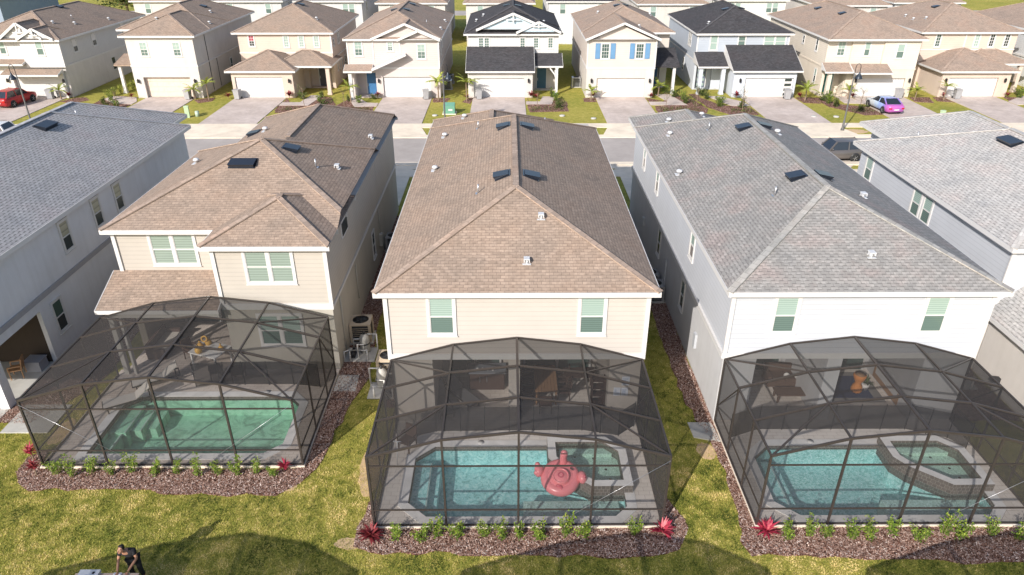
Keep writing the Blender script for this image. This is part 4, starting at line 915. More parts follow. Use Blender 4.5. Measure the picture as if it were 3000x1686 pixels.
finB = pool_finish('blue_pebble_finish', (.50, .84, .84), (.80, .97, .96), 5.5)
finA = pool_finish('green_plaster', (.46, .74, .58), (.53, .79, .64), 1.5)
finS = pool_finish('spa_pebble_finish', (.60, .72, .65), (.88, .95, .89), 16)
step_e = plain('step_edge_tile', (.62, .66, .64), .5)
wB_m = water_mat('clear_water', (.82, .95, .96)); wA_m = water_mat('still_water', (.82, .95, .90), 3.0, .06); wS_m = water_mat('spa_water', (.80, .94, .90), 14, .3)

def pool(cx, spa=True):
    s_ = lambda pts: [(x+cx, y) for x, y in pts]
    if spa: P = s_([(-3.15, 17.8), (3.35, 17.8), (3.8, 18.25), (3.82, 18.9), (2.65, 18.9), (1.54, 19.87), (1.2, 20.36), (1.16, 21.4), (-3.15, 21.4), (-3.85, 20.75), (-3.85, 18.45)])
    else: P = s_([(-3.75, 21.05), (3.0, 21.05), (3.6, 21.6), (3.6, 24.1), (3.1, 24.65), (-3.25, 24.65), (-3.75, 24.1)])
    return P
def build_pool(cx, label, spa, fin, wat, deckm, deck_rect, lanais):
    P = pool(cx, spa); s_ = lambda pts: [(x+cx, y) for x, y in pts]; root = wthing('swimming_pool', label, 'pool', (cx, 20, 0), 'screened backyard pools'); 
    CP = offset(P, .34); dz = .1; wz = .0; fz = -.9
    m = M()
    for i in range(len(P)):
        a, b = P[i], P[(i+1) % len(P)]
        m.poly([(*b, fz), (*a, fz), (*a, dz), (*b, dz)], 0)
    fill(m, P, [], fz); m.build('pool_shell', fin, root)
    m = M(); 
    for i in range(len(P)):
        a, b = P[i], P[(i+1) % len(P)]; q = offset(P, -.012); a2, b2 = q[i], q[(i+1) % len(P)]
        m.poly([(*b2, -.1), (*a2, -.1), (*a2, dz), (*b2, dz)])
    m.build('tile_band', tile_m, root)
    m = M(); ring(m, CP, P, dz+.02, 0, 0, dz-.02, 0)
    m.build('coping', coping_m, root)
    m = M(); fill(m, offset(P, -.015), [], wz); m.build('water', wat, root)
    # bench and steps at the left end
    x0 = P[-1][0] if spa else P[0][0]; ya, yb = (18.45, 20.75) if spa else (22.0, 24.1)
    st = M(); ed = M()
    if spa:
        st.box(x0+.02, x0+.62, ya, yb, fz+.01, -.16); st.box(x0+.62, x0+.95, ya, yb, fz+.01, -.36)
        ed.box(x0+.57, x0+.625, ya, yb, -.16, -.145)
        bn = M(); bn.box(cx+.2, cx+3.6, 17.82, 18.9, fz+.01, -.28); bn.build('tanning_ledge', finS, root)
    else:
        for k in range(3): st.box(x0+.02, x0+.7+.45*k, yb-1.5+.3*k, yb+.3, fz+.01, -.16-.14*k-.001*k)
        ed.box(x0+.65, x0+.70, yb-1.5, yb+.3, -.158, -.145); ed.box(x0+1.1, x0+1.15, yb-1.2, yb+.3, -.3, -.285)
        ed.box(x0+.5, x0+.56, 21.2, 23.0, -.3, -.2); st.box(x0+.02, x0+.5, 21.2, 23.0, fz+.01, -.3)
    st.build('steps', fin, root); ed.build('step_edge', step_e, root)
    sk = M(); sk.lathe([(.13, 0), (.13, .012)], (cx-1.4 if spa else cx+2.0, (21.62 if spa else 24.95), dz+.022), 14); sk.build('skimmer_lid', white_trim, root)
    hole = [CP]
    if spa:
        O = s_([(4.1, 18.9), (4.1, 20.85), (3.4, 21.55), (1.16, 21.55), (1.16, 20.36), (1.5, 19.84), (2.63, 18.88)])
        I = offset(O, -.30)
        m = M(); ring(m, O, I, .45, 0, 1, -.3, 1); m.build('spa_rim', [coping_m, tile_m], root)
        m = M(); fill(m, offset(O, -.29), [], .0); m.box(cx+1.6, cx+3.6, 20.9, 21.2, .0, .16); m.build('spa_floor', finS, root)
        m = M(); fill(m, offset(O, -.305), [], .36); m.build('spa_water', wS_m, root)
        m = M(); m.box(cx+1.95, cx+2.3, 19.0, 19.6, .452, .456); 
        jets = M()
        for jx, jy in ((2.2, 20.9), (2.9, 20.8), (3.3, 20.2), (3.4, 19.7), (2.9, 19.6)): jets.lathe([(.05, 0), (.05, .01)], (cx+jx, jy, .012), 8)
        jets.build('spa_jet', eqp, root)
        # union-ish hole: coping polygon plus spa rim
        hole = [s_([(-3.29, 17.46), (3.5, 17.46), (4.14, 18.1), (4.14, 20.87), (3.42, 21.58), (2.0, 21.74), (-3.28, 21.74), (-4.19, 20.9), (-4.19, 18.31)])]
        ex = M(); fill(ex, s_([(1.1, 21.74), (3.42, 21.58), (3.40, 21.53), (1.1, 21.53)]), [], dz+.018)
        ex.poly([(cx+3.8, 18.2, dz+.018), (cx+4.14, 18.1, dz+.018), (cx+4.14, 18.95, dz+.018), (cx+3.8, 18.95, dz+.018)]); ex.build('coping_infill', coping_m, root)
    x0, x1, y0, y1 = deck_rect
    m = M(); fill(m, rect(x0, x1, y0, y1), hole, dz)
    R_ = rect(x0, x1, y0, y1)
    for i in range(4): a, b = R_[i], R_[(i+1) % 4]; m.poly([(*a, 0), (*b, 0), (*b, dz), (*a, dz)], 1)
    for l in lanais: m.poly([(l[0], l[2], dz+.002), (l[1], l[2], dz+.002), (l[1], l[3], dz+.002), (l[0], l[3], dz+.002)])
    tag(m.build('pool_deck', [deckm, conc]), kind='structure')
    return root
build_pool(.3, 'turquoise pool with raised corner spa and a pink pig float in the middle yard', True, finB, wB_m, deck_p, (-4.6, 5.2, 17.35, 22.99), [(-2.97, -.02, 22.99, 26.6), (.43, 3.92, 22.99, 26.6)])
build_pool(13.15, 'turquoise pool and raised corner spa without float, in the right hand yard', True, pool_finish('bluegreen_pebble_finish', (.46, .78, .76), (.86, .98, .97), 9), wB_m, deck_p, (8.3, 18.0, 17.35, 22.99), [(9.6, 12.4, 22.99, 26.6), (12.97, 16.16, 22.99, 26.6)])
build_pool(-12.4, 'green-tinted pool without spa in the left hand yard', False, finA, wA_m, deckA_p, (-17.5, -7.65, 20.35, 26.69), [(-17.2, -12.4, 26.69, 30.9)])

# ------------------------------------------------------------------ screen enclosures
def cage(label, x0, x1, ys, yw, lead=None, group='screen enclosures over the pools', side_to=None, cable=(1,), rear=False, zb=.1):
    """bents at ys (front first); profile: side 3.1, knee 3.8, apex 4.1"""
    yf = ys[0]; root = wthing('screen_enclosure', label, 'pool cage', ((x0+x1)/2, yf, 0), group)
    bw_ = .055 if not rear else .10
    W = x1-x0; px = [x0, x0+W*.25, x0+W*.5, x0+W*.75, x1]; pz = [3.1, 3.8, 4.1, 3.8, 3.1]; g = bronze
    def P(i, y): return Vector((px[i], y, pz[i]))
    for y in ys:
        m = M()
        for i in range(4): m.bar(P(i, y), P(i+1, y), bw_, .085 if y != ys[-1] else .06)
        m.build('roof_beam', g, root)
    for i in range(5):
        m = M(); m.bar(P(i, ys[0]), P(i, ys[-1]), (.09 if i == 2 else .065)*bw_/.055, .055); m.build('purlin', g, root)
    for i in range(5):
        m = M(); m.box(px[i]-.035, px[i]+.035, yf-.03, yf+.03, zb, pz[i]-.03); m.build('post', g, root)
    for x in (x0, x1):
        for y in ys[1:]:
            m = M(); m.box(x-.025, x+.025, y-.035, y+.035, zb, 3.07); m.build('post', g, root)
    for z in (.82, 2.72):
        m = M(); m.box(x0, x1, yf-.02, yf+.02, z-.025, z+.025); m.build('rail', g, root)
    for x in (x0, x1):
        m = M(); m.box(x-.018, x+.018, yf, ys[-1], .80, .85); m.build('rail', g, root)
        m = M(); m.box(x-.03, x+.03, yf, ys[-1], zb, zb+.05); m.build('sill_rail', g, root)
    m = M(); m.box(x0, x1, yf-.028, yf+.028, zb, zb+.05); m.build('sill_rail', g, root)
    for (i, j) in ((0, 1), (4, 3)):
        m = M(); m.bar(P(i, ys[0]), P(j, ys[1]), bw_, .05); m.build('brace', g, root)
        m = M(); m.bar(P(i, ys[-1]), P(j, ys[-2]), .05, .05); m.build('brace', g, root)
    for x in (x0, x1):
        m = M(); m.bar((x, ys[-2], 3.05), (x, ys[-1], .85), .035); m.build('brace', g, root)
    for c in cable:
        xa, xb = (x1, x1-3.6) if c == 1 else (x0, x0+3.6)
        m = M(); m.tube([(xa, yf-.045, 2.95), (xb, yf-.045, .2)], .006, 5); m.build('cable_brace', vent_mtl, root)
    # screens, slightly inside the frame
    e = .012
    for k in range(len(ys)-1):
        for i in range(4):
            m = M(); a, b, c, d = P(i, ys[k]), P(i+1, ys[k]), P(i+1, ys[k+1]), P(i, ys[k+1]); dn = Vector((0, 0, -e))
            m.poly([a+dn, b+dn, c+dn, d+dn]); m.build('screen_panel', screen_m, root)
        for x, s in ((x0+e, 1), (x1-e, -1)):
            m = M(); m.poly([(x, ys[k], zb), (x, ys[k+1], zb), (x, ys[k+1], 3.1), (x, ys[k], 3.1)]); m.build('screen_panel', screen_m, root)
    for i in range(4):
        for yy in ((yf, ys[-1]) if rear else (yf,)):
            m = M(); y = yy+e; m.poly([(px[i], y, zb), (px[i+1], y, zb), (px[i+1], y, pz[i+1]), (px[i], y, pz[i])]); m.build('screen_panel', screen_m, root)
    return root
cage('dark bronze screen enclosure over the middle pool, a pink float under it', -4.55, 5.15, [17.42, 19.2, 21.05, 22.93], 23)
cage('dark bronze screen enclosure over the right hand pool, cut by the right edge', 8.35, 17.95, [17.42, 19.2, 21.05, 22.93], 23, cable=(1,))
cgA = cage('dark bronze screen enclosure over the green pool at the left', -17.4, -7.72, [20.42, 22.5, 24.6, 26.22], 26.7, cable=(1, -1))
# the neighbours' enclosures behind the camera: only their shadows reach the lawn
for xa, xb, lab in ((-17.55, -7.8, 'screen enclosure outside the left bottom edge, seen by its shadow on the lawn'), (-4.4, 5.2, 'screen enclosure outside the bottom edge, seen by its shadow in the middle'), (8.4, 18.0, 'screen enclosure outside the right bottom edge, seen by its shadow on the right lawn')):
    cage(lab, xa, xb, [5.2, 7.1, 9.0, 10.9], 5, rear=True, zb=0, cable=())

# ------------------------------------------------------------------ plants
def leaf(m, p, d, L, W, tint, bend=.3, mi=0, up=Vector((0, 0, 1))):
    d = Vector(d).normalized(); s = d.cross(up)
    s = s.normalized() if s.length > 1e-3 else Vector((1, 0, 0)); p = Vector(p)
    q = p+d*L*.55+Vector((0, 0, bend*L*.12)); e = p+d*L-Vector((0, 0, bend*L*.35))
    m.poly([p, q+s*W*.5, e, q-s*W*.5], mi, tint)
def shrub_mesh(seed, h=.8, r=.33, n=260, stems=6, L=.085, bare=.12):
    rnd = random.Random(seed); m = M()
    for k in range(stems):
        a = rnd.uniform(0, 6.28); tx, ty = math.cos(a)*r*rnd.uniform(.3, 1), math.sin(a)*r*rnd.uniform(.3, 1); th = h*rnd.uniform(.7, 1.05)
        m.tube([(tx*.15, ty*.15, 0), (tx*.6, ty*.6, th*.5), (tx, ty, th)], [.012, .008, .004], 4, 1, .2, cap=False)
        for i in range(n//stems):
            t = rnd.uniform(bare, 1.0); c = Vector((tx*t, ty*t, th*t)); sp = r*.34*(1.1-.5*t)
            p = c+Vector((rnd.gauss(0, sp*.6), rnd.gauss(0, sp*.6), rnd.gauss(0, sp*.5)))
            if p.z < .03: p.z = .05
            d = Vector((rnd.uniform(-1, 1), rnd.uniform(-1, 1), rnd.uniform(-.2, .9)))
            leaf(m, p, d, L*rnd.uniform(.7, 1.4), L*.62, min(1, max(0, rnd.gauss(.5, .22)+.25*(t-.5))))
    return m
def blades_mesh(seed, n=46, L=.62, W=.075, spread=1.0, rise=1.0, segs=3, h0=.05, stem=0.0, c=(.5, .25)):
    rnd = random.Random(seed); m = M()
    if stem: m.tube([(0, 0, 0), (.02, .01, stem)], [.03, .02], 6, 1, .2)
    for i in range(n):
        a = rnd.uniform(0, 6.28); el = rnd.uniform(.25, 1.25)*rise; l = L*rnd.uniform(.65, 1.15)
        d = Vector((math.cos(a)*math.cos(el)*spread, math.sin(a)*math.cos(el)*spread, math.sin(el))).normalized()
        s = d.cross(Vector((0, 0, 1))); s = s.normalized() if s.length > 1e-3 else Vector((1, 0, 0))
        p = Vector((rnd.gauss(0, .03), rnd.gauss(0, .03), h0+stem*rnd.uniform(.55, 1))); w_ = W; t = min(1, max(0, rnd.gauss(*c)+(.2 if el > .8 else 0)))
        prev = (p-s*w_*.25, p+s*w_*.25)
        for k in range(segs):
            p = p+d*(l/segs); d = (d+Vector((0, 0, -.30))).normalized(); ww = w_*(.55, .42, .0)[k] if k < 3 else 0
            cur = (p-s*ww, p+s*ww)
            if k == segs-1: m.poly([prev[0], prev[1], p], 0, t)
            else: m.poly([prev[0], prev[1], cur[1], cur[0]], 0, t)
            prev = cur
    return m
def frond_palm(seed, h=1.3, nf=12, L=1.1, th=.06):
    rnd = random.Random(seed); m = M()
    m.tube([(0, 0, 0), (.03, 0, h*.5), (0, .03, h)], [th*1.3, th, th*.7], 7, 1, .3)
    for i in range(nf):
        a = 6.28*i/nf+rnd.uniform(-.2, .2); el = rnd.uniform(.35, 1.2); l = L*rnd.uniform(.8, 1.15)
        d = Vector((math.cos(a)*math.cos(el), math.sin(a)*math.cos(el), math.sin(el))); p = Vector((0, 0, h))
        for k in range(7):
            q = p+d*(l/7); s = d.cross(Vector((0, 0, 1))).normalized(); w_ = .22*L*math.sin(math.pi*(k+1)/8.5)
            t = min(1, max(0, rnd.gauss(.55, .2)))
            for sg in (-1, 1):
                m.poly([p, q, q+s*sg*w_-Vector((0, 0, w_*.3))+d*.1], 0, t); 
                m.poly([p+d*.04, p+s*sg*w_*.9-Vector((0, 0, w_*.25))+d*.05, p+d*.08], 0, t)
            p = q; d = (d+Vector((0, 0, -.17))).normalized()
    return m
def plant(m, name, mat, label, cat, loc, group, fol='foliage'):
    """one thing with foliage and stem as parts"""
    root = thing(name, label, cat, loc, random.uniform(0, 6.28), group)
    idx = [i for i, k in enumerate(m.mi) if k == 0]; 
    for nm, want, mt in ((fol, 0, mat), ('stem', 1, bark)):
        q = M(); ui = 0
        for f_, mi_, t_, s_ in zip(m.f, m.mi, m.t, m.sm):
            uvs = m.uv[ui:ui+len(f_)]; ui += len(f_)
            if mi_ == want: q.poly([m.v[i] for i in f_], 0, t_, False, uvs)
        if q.f: q.build(nm, mt, root, org=(0, 0, 0))
    return root
random.seed(11)
ORD = ['first', 'second', 'third', 'fourth', 'fifth', 'sixth', 'seventh', 'eighth', 'ninth', 'tenth', 'eleventh', 'twelfth']
SB = [(-3.81, 16.89), (-2.94, 16.85), (-2.43, 16.97), (-1.69, 17.0), (-.86, 16.99), (-.21, 16.89), (.39, 16.96), (1.04, 16.88), (1.85, 17.01), (2.5, 17.01), (4.19, 17.05)]
SCp = [(9.26, 16.87), (9.95, 16.94), (10.57, 16.96), (11.32, 16.83), (11.93, 16.8), (12.8, 17.01), (13.52, 16.79), (14.45, 16.97), (14.94, 16.91), (16.05, 16.99), (16.77, 16.77)]
SAp = [(-16.72, 20.1), (-16.04, 19.89), (-15.48, 20.15), (-14.64, 20.02), (-13.93, 20.09), (-13.08, 20.01), (-12.3, 20.05), (-11.44, 19.9), (-10.74, 20.0), (-10.04, 19.96), (-9.36, 19.99), (-8.67, 19.92)]
protos = [plant(shrub_mesh(s, h, r), 'shrub', leaf_m, 'x', 'shrub', (0, 0, 0), 'young green shrubs along the screen enclosures', 'foliage') for s, h, r in ((1, .85, .30), (2, .7, .36), (3, .95, .27), (4, .75, .34), (5, .55, .30), (6, .82, .33))]
used = set()
for grp, pts, where in (('m', SB, 'before the middle pool enclosure'), ('r', SCp, 'before the right pool enclosure'), ('l', SAp, 'before the left pool enclosure')):
    for i, (x, y) in enumerate(pts):
        k = (i*5+len(grp)*3+ord(grp[0])) % 6
        lab = '%s green shrub from the left in the mulch %s' % (ORD[i], where)
        sc = random.uniform(.85, 1.12)*(.92 if grp == 'l' else 1)
        if k in used: copy_tree(protos[k], (x, y, .02), random.uniform(0, 6.28), lab, sc)
        else: used.add(k); o = protos[k]; o.location = (x, y, .02); o['label'] = lab; o.scale = (sc,)*3
for k in set(range(6))-used:
    o = protos[k]; 
    for ch in list(o.children): bpy.data.objects.remove(ch)
    bpy.data.objects.remove(o)
for s, (x, y, z, st, mt, lab) in enumerate([(5.12, 17.15, .02, 0.0, cord_m, 'bright crimson cordyline at the right corner of the middle enclosure'), (8.62, 17.15, .02, 0, cord_m, 'hot pink cordyline at the left corner of the right enclosure'),
        (-4.6, 17.0, .02, 0, cordD, 'dark red cordyline at the left corner of the middle enclosure'), (-8.34, 20.15, .02, .25, cord_m, 'small red cordyline at the right end of the left mulch bed'),
        (-17.44, 20.0, .02, .45, cordD, 'leggy red cordyline at the left end of the left mulch bed, nearer one'), (-17.95, 20.75, .02, .55, cord_m, 'tall thin red cordyline outside the left corner of the left enclosure')]):
    plant(blades_mesh(50+s, 56 if not st else 46, .52 if not st else .34, .07 if not st else .05, stem=st), 'cordyline', mt, lab, 'cordyline', (x, y, z), 'red cordylines by the pool enclosures', 'leaves')
# far gardens
GF = 'garden plants across the street'
HN = ['bracketed-gable house', 'plain white house', 'beige house', 'stepped-gable house', 'charcoal-roofed white house', 'blue-shuttered house', 'pale blue-grey house', 'ivory house', 'peach house', 'far right house']
def near_house(x): return HN[max(0, min(9, int(round((x+51.5)/12.85))))]
seen = {}
def uniq(base):
    seen.setdefault(base, 0); seen[base] += 1; return base+'|%d' % seen[base]
def settle_labels():      # several alike in one garden bed: count them from the left
    for o in C.objects:
        l = o.get('label')
        if l and '|' in l:
            b, n = l.split('|'); o['label'] = b if seen[b] == 1 else b+', %s from the left' % ORD[int(n)-1]
palms = sorted([(-48.75, 78.4, 0), (-34.2, 78.5, 0), (-7.6, 77.9, 1), (-4.5, 77.6, 1), (8.96, 77.6, 0), (32.2, 77.6, 0), (44.3, 77.9, 0), (47.3, 77.6, 1), (-16.9, 76.9, 1), (-32.6, 78.2, 1), (37.1, 78.2, 0), (16.6, 79.6, 0)])
P0 = plant(frond_palm(3, 1.0, 11, 1.1), 'palm', leafY, 'x', 'palm', (0, 0, 0), 'small palms across the street', 'fronds'); P1 = plant(frond_palm(4, 1.7, 12, 1.15), 'palm', leafY, 'x', 'palm', (0, 0, 0), 'small palms across the street', 'fronds')
fu = [0, 0]
for x, y, k in palms:
    lab = uniq('yellow-green young palm before the '+near_house(x))
    if fu[k]: copy_tree((P0, P1)[k], (x, y, .02), random.uniform(0, 6), lab, random.uniform(.85, 1.2))
    else: fu[k] = 1; o = (P0, P1)[k]; o.location = (x, y, .02); o['label'] = lab
cf = sorted([(-48.15, 78.9), (-41.2, 78.7), (-30.6, 78.5), (-23.93, 78.57), (-14.3, 78.6), (-4.5, 77.9), (2.5, 78.5), (3.06, 78.2), (15.6, 78.5), (24.9, 78.3), (31.9, 78.5), (37.8, 78.6), (47.7, 78.4), (54.8, 78.6), (9.3, 78.6)])
CF = plant(blades_mesh(71, 40, .55, .09, stem=.35), 'cordyline', cordD, 'x', 'cordyline', (0, 0, 0), 'red cordylines across the street', 'leaves')
for i, (x, y) in enumerate(cf):
    lab = uniq('small dark red cordyline before the '+near_house(x))
    if i: copy_tree(CF, (x, y, .02), random.uniform(0, 6), lab, random.uniform(.8, 1.25))
    else: CF.location = (x, y, .02); CF['label'] = lab
bushes = sorted([(-22.5, 78.6), (-20.6, 79.4), (-20.35, 77.2), (-19.8, 76.2), (-17.2, 77.6), (-16.0, 76.6), (-14.7, 78.5), (5.0, 79.3), (5.11, 77.6), (5.42, 75.8), (5.2, 74.6), (17.6, 80.8), (18.4, 79.3), (19.0, 77.9), (18.9, 76.2), (21.5, 80.0), (21.7, 78.3), (22.6, 76.5), (22.2, 74.9), (24.2, 74.4), (35.0, 78.3), (34.2, 77.6), (34.2, 76.2), (34.6, 75.0), (36.4, 73.3), (-41.74, 75.99), (-40.9, 74.71), (-41.3, 73.6), (-43.14, 78.0), (-43.3, 76.4), (54.9, 73.2), (57.1, 80.2), (56.2, 78.6)])
BF = [plant(shrub_mesh(80+i, (.75, .95, .6)[i], (.5, .45, .6)[i], 300, 8, .14, .05), 'bush', (leafD, leaf_m, leafD)[i], 'x', 'bush', (0, 0, 0), 'bushes in the front beds across the street') for i in range(3)]
bu = [0, 0, 0]
for i, (x, y) in enumerate(bushes):
    k = i % 3; lab = uniq(('round dark green', 'bright green', 'low spreading olive')[k]+' bush before the '+near_house(x))
    if bu[k]: copy_tree(BF[k], (x, y, .02), random.uniform(0, 6), lab, random.uniform(.8, 1.3))
    else: bu[k] = 1; BF[k].location = (x, y, .02); BF[k]['label'] = lab
sap = [(-40.5, 74.0), (-21.3, 74.6), (-17.0, 74.0), (3.0, 74.2), (16.4, 74.2), (19.8, 75.0), (24.1, 73.2), (36.36, 73.49), (34.6, 75.9)]
def sapling(seed):
    rnd = random.Random(seed); m = M(); m.tube([(0, 0, 0), (.02, .02, .9), (0, 0, 1.9)], [.035, .03, .015], 6, 1, .3)
    for i in range(16):
        a = rnd.uniform(0, 6.28); z = rnd.uniform(.8, 1.85); e = Vector((math.cos(a)*.35, math.sin(a)*.35, z+.35)); m.tube([(0, 0, z), tuple(e)], [.012, .004], 4, 1, .3, cap=False)
        for k in range(9): leaf(m, e+Vector((rnd.gauss(0, .1), rnd.gauss(0, .1), rnd.gauss(0, .1))), (rnd.uniform(-1, 1), rnd.uniform(-1, 1), .3), .1, .06, rnd.uniform(.2, .9))
    return m
SP = plant(sapling(5), 'sapling', leafD, 'x', 'tree', (0, 0, 0), 'thin saplings across the street', 'crown')
for i, (x, y) in enumerate(sap):
    lab = uniq('thin sparse sapling in the bed before the '+near_house(x))
    if i: copy_tree(SP, (x, y, .02), random.uniform(0, 6), lab, random.uniform(.85, 1.15))
    else: SP.location = (x, y, .02); SP['label'] = lab
# ground cover: too many to count
def scatter_cover(name, beds, n, mat, h=.18, L=.12, seed=9):
    rnd = random.Random(seed); m = M()
    for (x0, x1, y0, y1) in beds:
        k = int(n*(x1-x0)*(y1-y0))
        for i in range(k):
            p = Vector((rnd.uniform(x0, x1), rnd.uniform(y0, y1), rnd.uniform(.02, h))); leaf(m, p, (rnd.uniform(-1, 1), rnd.uniform(-1, 1), rnd.uniform(0, 1)), L*rnd.uniform(.7, 1.5), L*.7, rnd.random())
    return tag(m.build(name, mat), kind='stuff', label='low ground cover plants filling the front mulch beds', cat='ground cover')
scatter_cover('ground_cover', [(-23.4, -19.2, 73.2, 74.6), (-17.2, -14.3, 73.2, 74.6), (2.3, 5.8, 73.2, 74.8), (15.7, 19.8, 72.6, 74.4), (22.8, 25.2, 72.0, 73.8), (35.2, 37.6, 72.2, 73.6), (-44.0, -40.4, 73.3, 75.0), (54.6, 58.4, 72.0, 74.2), (-19.6, -18.9, 75, 79), (5.6, 6.1, 75, 79), (19.6, 20.5, 75, 79.5)], 46, leafD)
cg = []
hedge = [(-44.6+.25*i, 79.5+.95*i) for i in range(9)]
HP = plant(shrub_mesh(99, .9, .42, 240, 6, .13, .05), 'bush', leafY, 'x', 'bush', (0, 0, 0), 'yellow-green hedge bushes beside the plain white house')
for i, (x, y) in enumerate(hedge):
    lab = '%s yellow-green hedge bush along the white house left wall, counted from the street' % ORD[i]
    if i: copy_tree(HP, (x+.4, y, .02), i, lab, 1.0+.04*i)
    else: HP.location = (x+.4, y, .02); HP['label'] = lab
# far trees at the top left
def big_tree(seed, h, r, n=2600):
    rnd = random.Random(seed); m = M(); m.tube([(0, 0, 0), (.1, .1, h*.35), (0, 0, h*.6)], [.28, .22, .1], 8, 1, .3)
    cl = []
    for i in range(16):
        a = rnd.uniform(0, 6.28); rr = r*rnd.uniform(.2, .85); z = h*rnd.uniform(.4, .95); c = Vector((math.cos(a)*rr, math.sin(a)*rr, z)); cl.append(c)
        m.tube([(0, 0, h*.35), tuple(c*.6+Vector((0, 0, h*.15))), tuple(c)], [.12, .07, .03], 5, 1, .3, cap=False)
    for i in range(n):
        c = rnd.choice(cl); s = r*.24; p = c+Vector((rnd.gauss(0, s), rnd.gauss(0, s), rnd.gauss(0, s*.7)))
        leaf(m, p, (rnd.uniform(-1, 1), rnd.uniform(-1, 1), rnd.uniform(-.3, .8)), .55, .35, min(1, max(0, rnd.gauss(.45, .25))))
    return m
T = plant(big_tree(4, 7, 4), 'tree', leafD, 'dark green tree at the top edge between the two left rear houses', 'tree', (-71, 142, 0), 'dark trees beyond the second row of houses', 'crown')
copy_tree(T, (-63, 145, 0), 2, 'dark green tree at the top edge, right of its twin', 1.05); 
copy_tree(T, (-96, 140, 0), 4, 'dark tree at the very top left corner', .9)

# ------------------------------------------------------------------ street furniture
def lamp_post(x, y, arm, label):
    root = thing('street_lamp', label, 'street lamp', (x, y, .06), 0, 'bell-shaped street lamps')
    m = M(); m.lathe([(.16, 0), (.16, .12), (.11, .3), (.095, .9), (.075, 1.0), (.06, 4.9), (.045, 5.2)], (0, 0, 0), 10); m.build('post', plain('lamp_grey', (.13, .13, .13), .5, .3), root)
    s = arm; m = M(); pts = [(0, 0, 5.1)]+[(s*(.22-.22*math.cos(a)), 0, 5.75+.32*math.sin(a)) for a in [math.pi*k/8 for k in range(9)]]+[(s*.44, 0, 5.35)]
    m.tube(pts, .028, 6); m.bar((0, 0, 5.0), (s*.3, 0, 5.45), .02); m.build('arm', black_m, root)
    m = M(); m.lathe([(.04, 5.36), (.07, 5.3), (.1, 5.16), (.22, 5.02), (.32, 4.82), (.34, 4.76), (.30, 4.76)], (s*.44, 0, 0), 14); m.build('lamp_shade', plain('lamp_shade_dark', (.035, .045, .06), .35, .3), root)
    m = M(); m.lathe([(.12, 4.7), (.15, 4.78), (.1, 4.85)], (s*.44, 0, 0), 10); m.build('lens', white_trim, root)
lamp_post(31.34, 65.75, 1, 'grey street lamp before the ivory house, casting a long shadow')
lamp_post(-44.3, 65.75, -1, 'street lamp at the left edge beside the white car')
lamp_post(-5.9, 65.75, 1, 'street lamp between the stepped-gable house and the charcoal-roofed house')
def ubox(x, y, w_, d, h, mat, name, label, cat):
    root = thing(name, label, cat, (x, y, 0))
    m = M(); m.box(-w_/2, w_/2, -d/2, d/2, .08, h*.78); m.poly([(-w_/2, -d/2, h*.78), (w_/2, -d/2, h*.78), (w_/2, d*.1, h), (-w_/2, d*.1, h)]); m.poly([(-w_/2, d*.1, h), (w_/2, d*.1, h), (w_/2, d/2, h*.8), (-w_/2, d/2, h*.8)])
    m.poly([(w_/2, -d/2, h*.78), (w_/2, d/2, h*.78), (w_/2, d*.1, h)]); m.poly([(-w_/2, d/2, h*.78), (-w_/2, -d/2, h*.78), (-w_/2, d*.1, h)]); m.build('cabinet', mat, root)
    m = M(); m.box(-w_/2-.12, w_/2+.12, -d/2-.12, d/2+.12, 0, .08); m.build('pad', conc, root)
    if w_ > .6:
        m = M(); m.box(-w_*.06, w_*.3, -d/2-.012, -d/2-.001, h*.35, h*.5); m.build('notice', white_trim, root)
ubox(-6.0, 72.4, 1.15, 1.0, 1.1, green_box, 'transformer_box', 'green utility transformer box on the lawn behind the middle street lamp', 'utility box')
def pedestal(x, y, label, mat, h=1.0, r=.14, sq=True):
    root = thing('utility_pedestal', label, 'utility pedestal', (x, y, 0), .2)
    m = M(); m.box(-r, r, -r*.8, r*.8, 0, h*.9) if sq else m.lathe([(r, 0), (r, h*.9)], (0, 0, 0), 12); m.build('body', mat, root)
    m = M(); m.box(-r-.02, r+.02, -r*.8-.02, r*.8+.02, h*.9, h) if sq else m.lathe([(r+.02, h*.9), (r*.6, h)], (0, 0, 0), 12); m.build('cap', mat, root)
pedestal(-32.0, 70.9, 'tall pale green utility pedestal left of the second driveway lawn', pgreen, 1.15, .2)
pedestal(-31.2, 71.3, 'short grey-green utility stub beside the tall pale green pedestal', plain('grey_green', (.4, .5, .42), .5), .55, .2, False)
pedestal(42.35, 69.0, 'tall pale green utility pedestal right of the purple car driveway', pgreen, 1.1, .18)
pedestal(43.5, 69.4, 'short white utility stub beside the right hand pale pedestal', plain('pale_stub', (.6, .62, .6), .5), .6, .15, False)
for i, (x, y, l) in enumerate([(5.41, 71.22, 'flat round valve cover on the lawn left of the blue-shuttered house drive, farther one'), (8.45, 70.15, 'flat round valve cover on the lawn beside the blue-shuttered house drive'), (30.6, 70.8, 'flat round valve cover on the lawn left of the right street lamp, left of two'), (32.8, 70.7, 'flat round valve cover on the lawn behind the right street lamp, right of two'), (-7.4, 71.4, 'small dark valve cover on the lawn left of the green box')]):
    m = M(); m.lathe([(.28, 0), (.28, .09), (.22, .12), (.05, .13)], (0, 0, 0), 12); o = m.build('valve_cover', conc_grey); o.location = (x, y, 0); tag(o, l, 'cover', 'valve covers on the lawns')
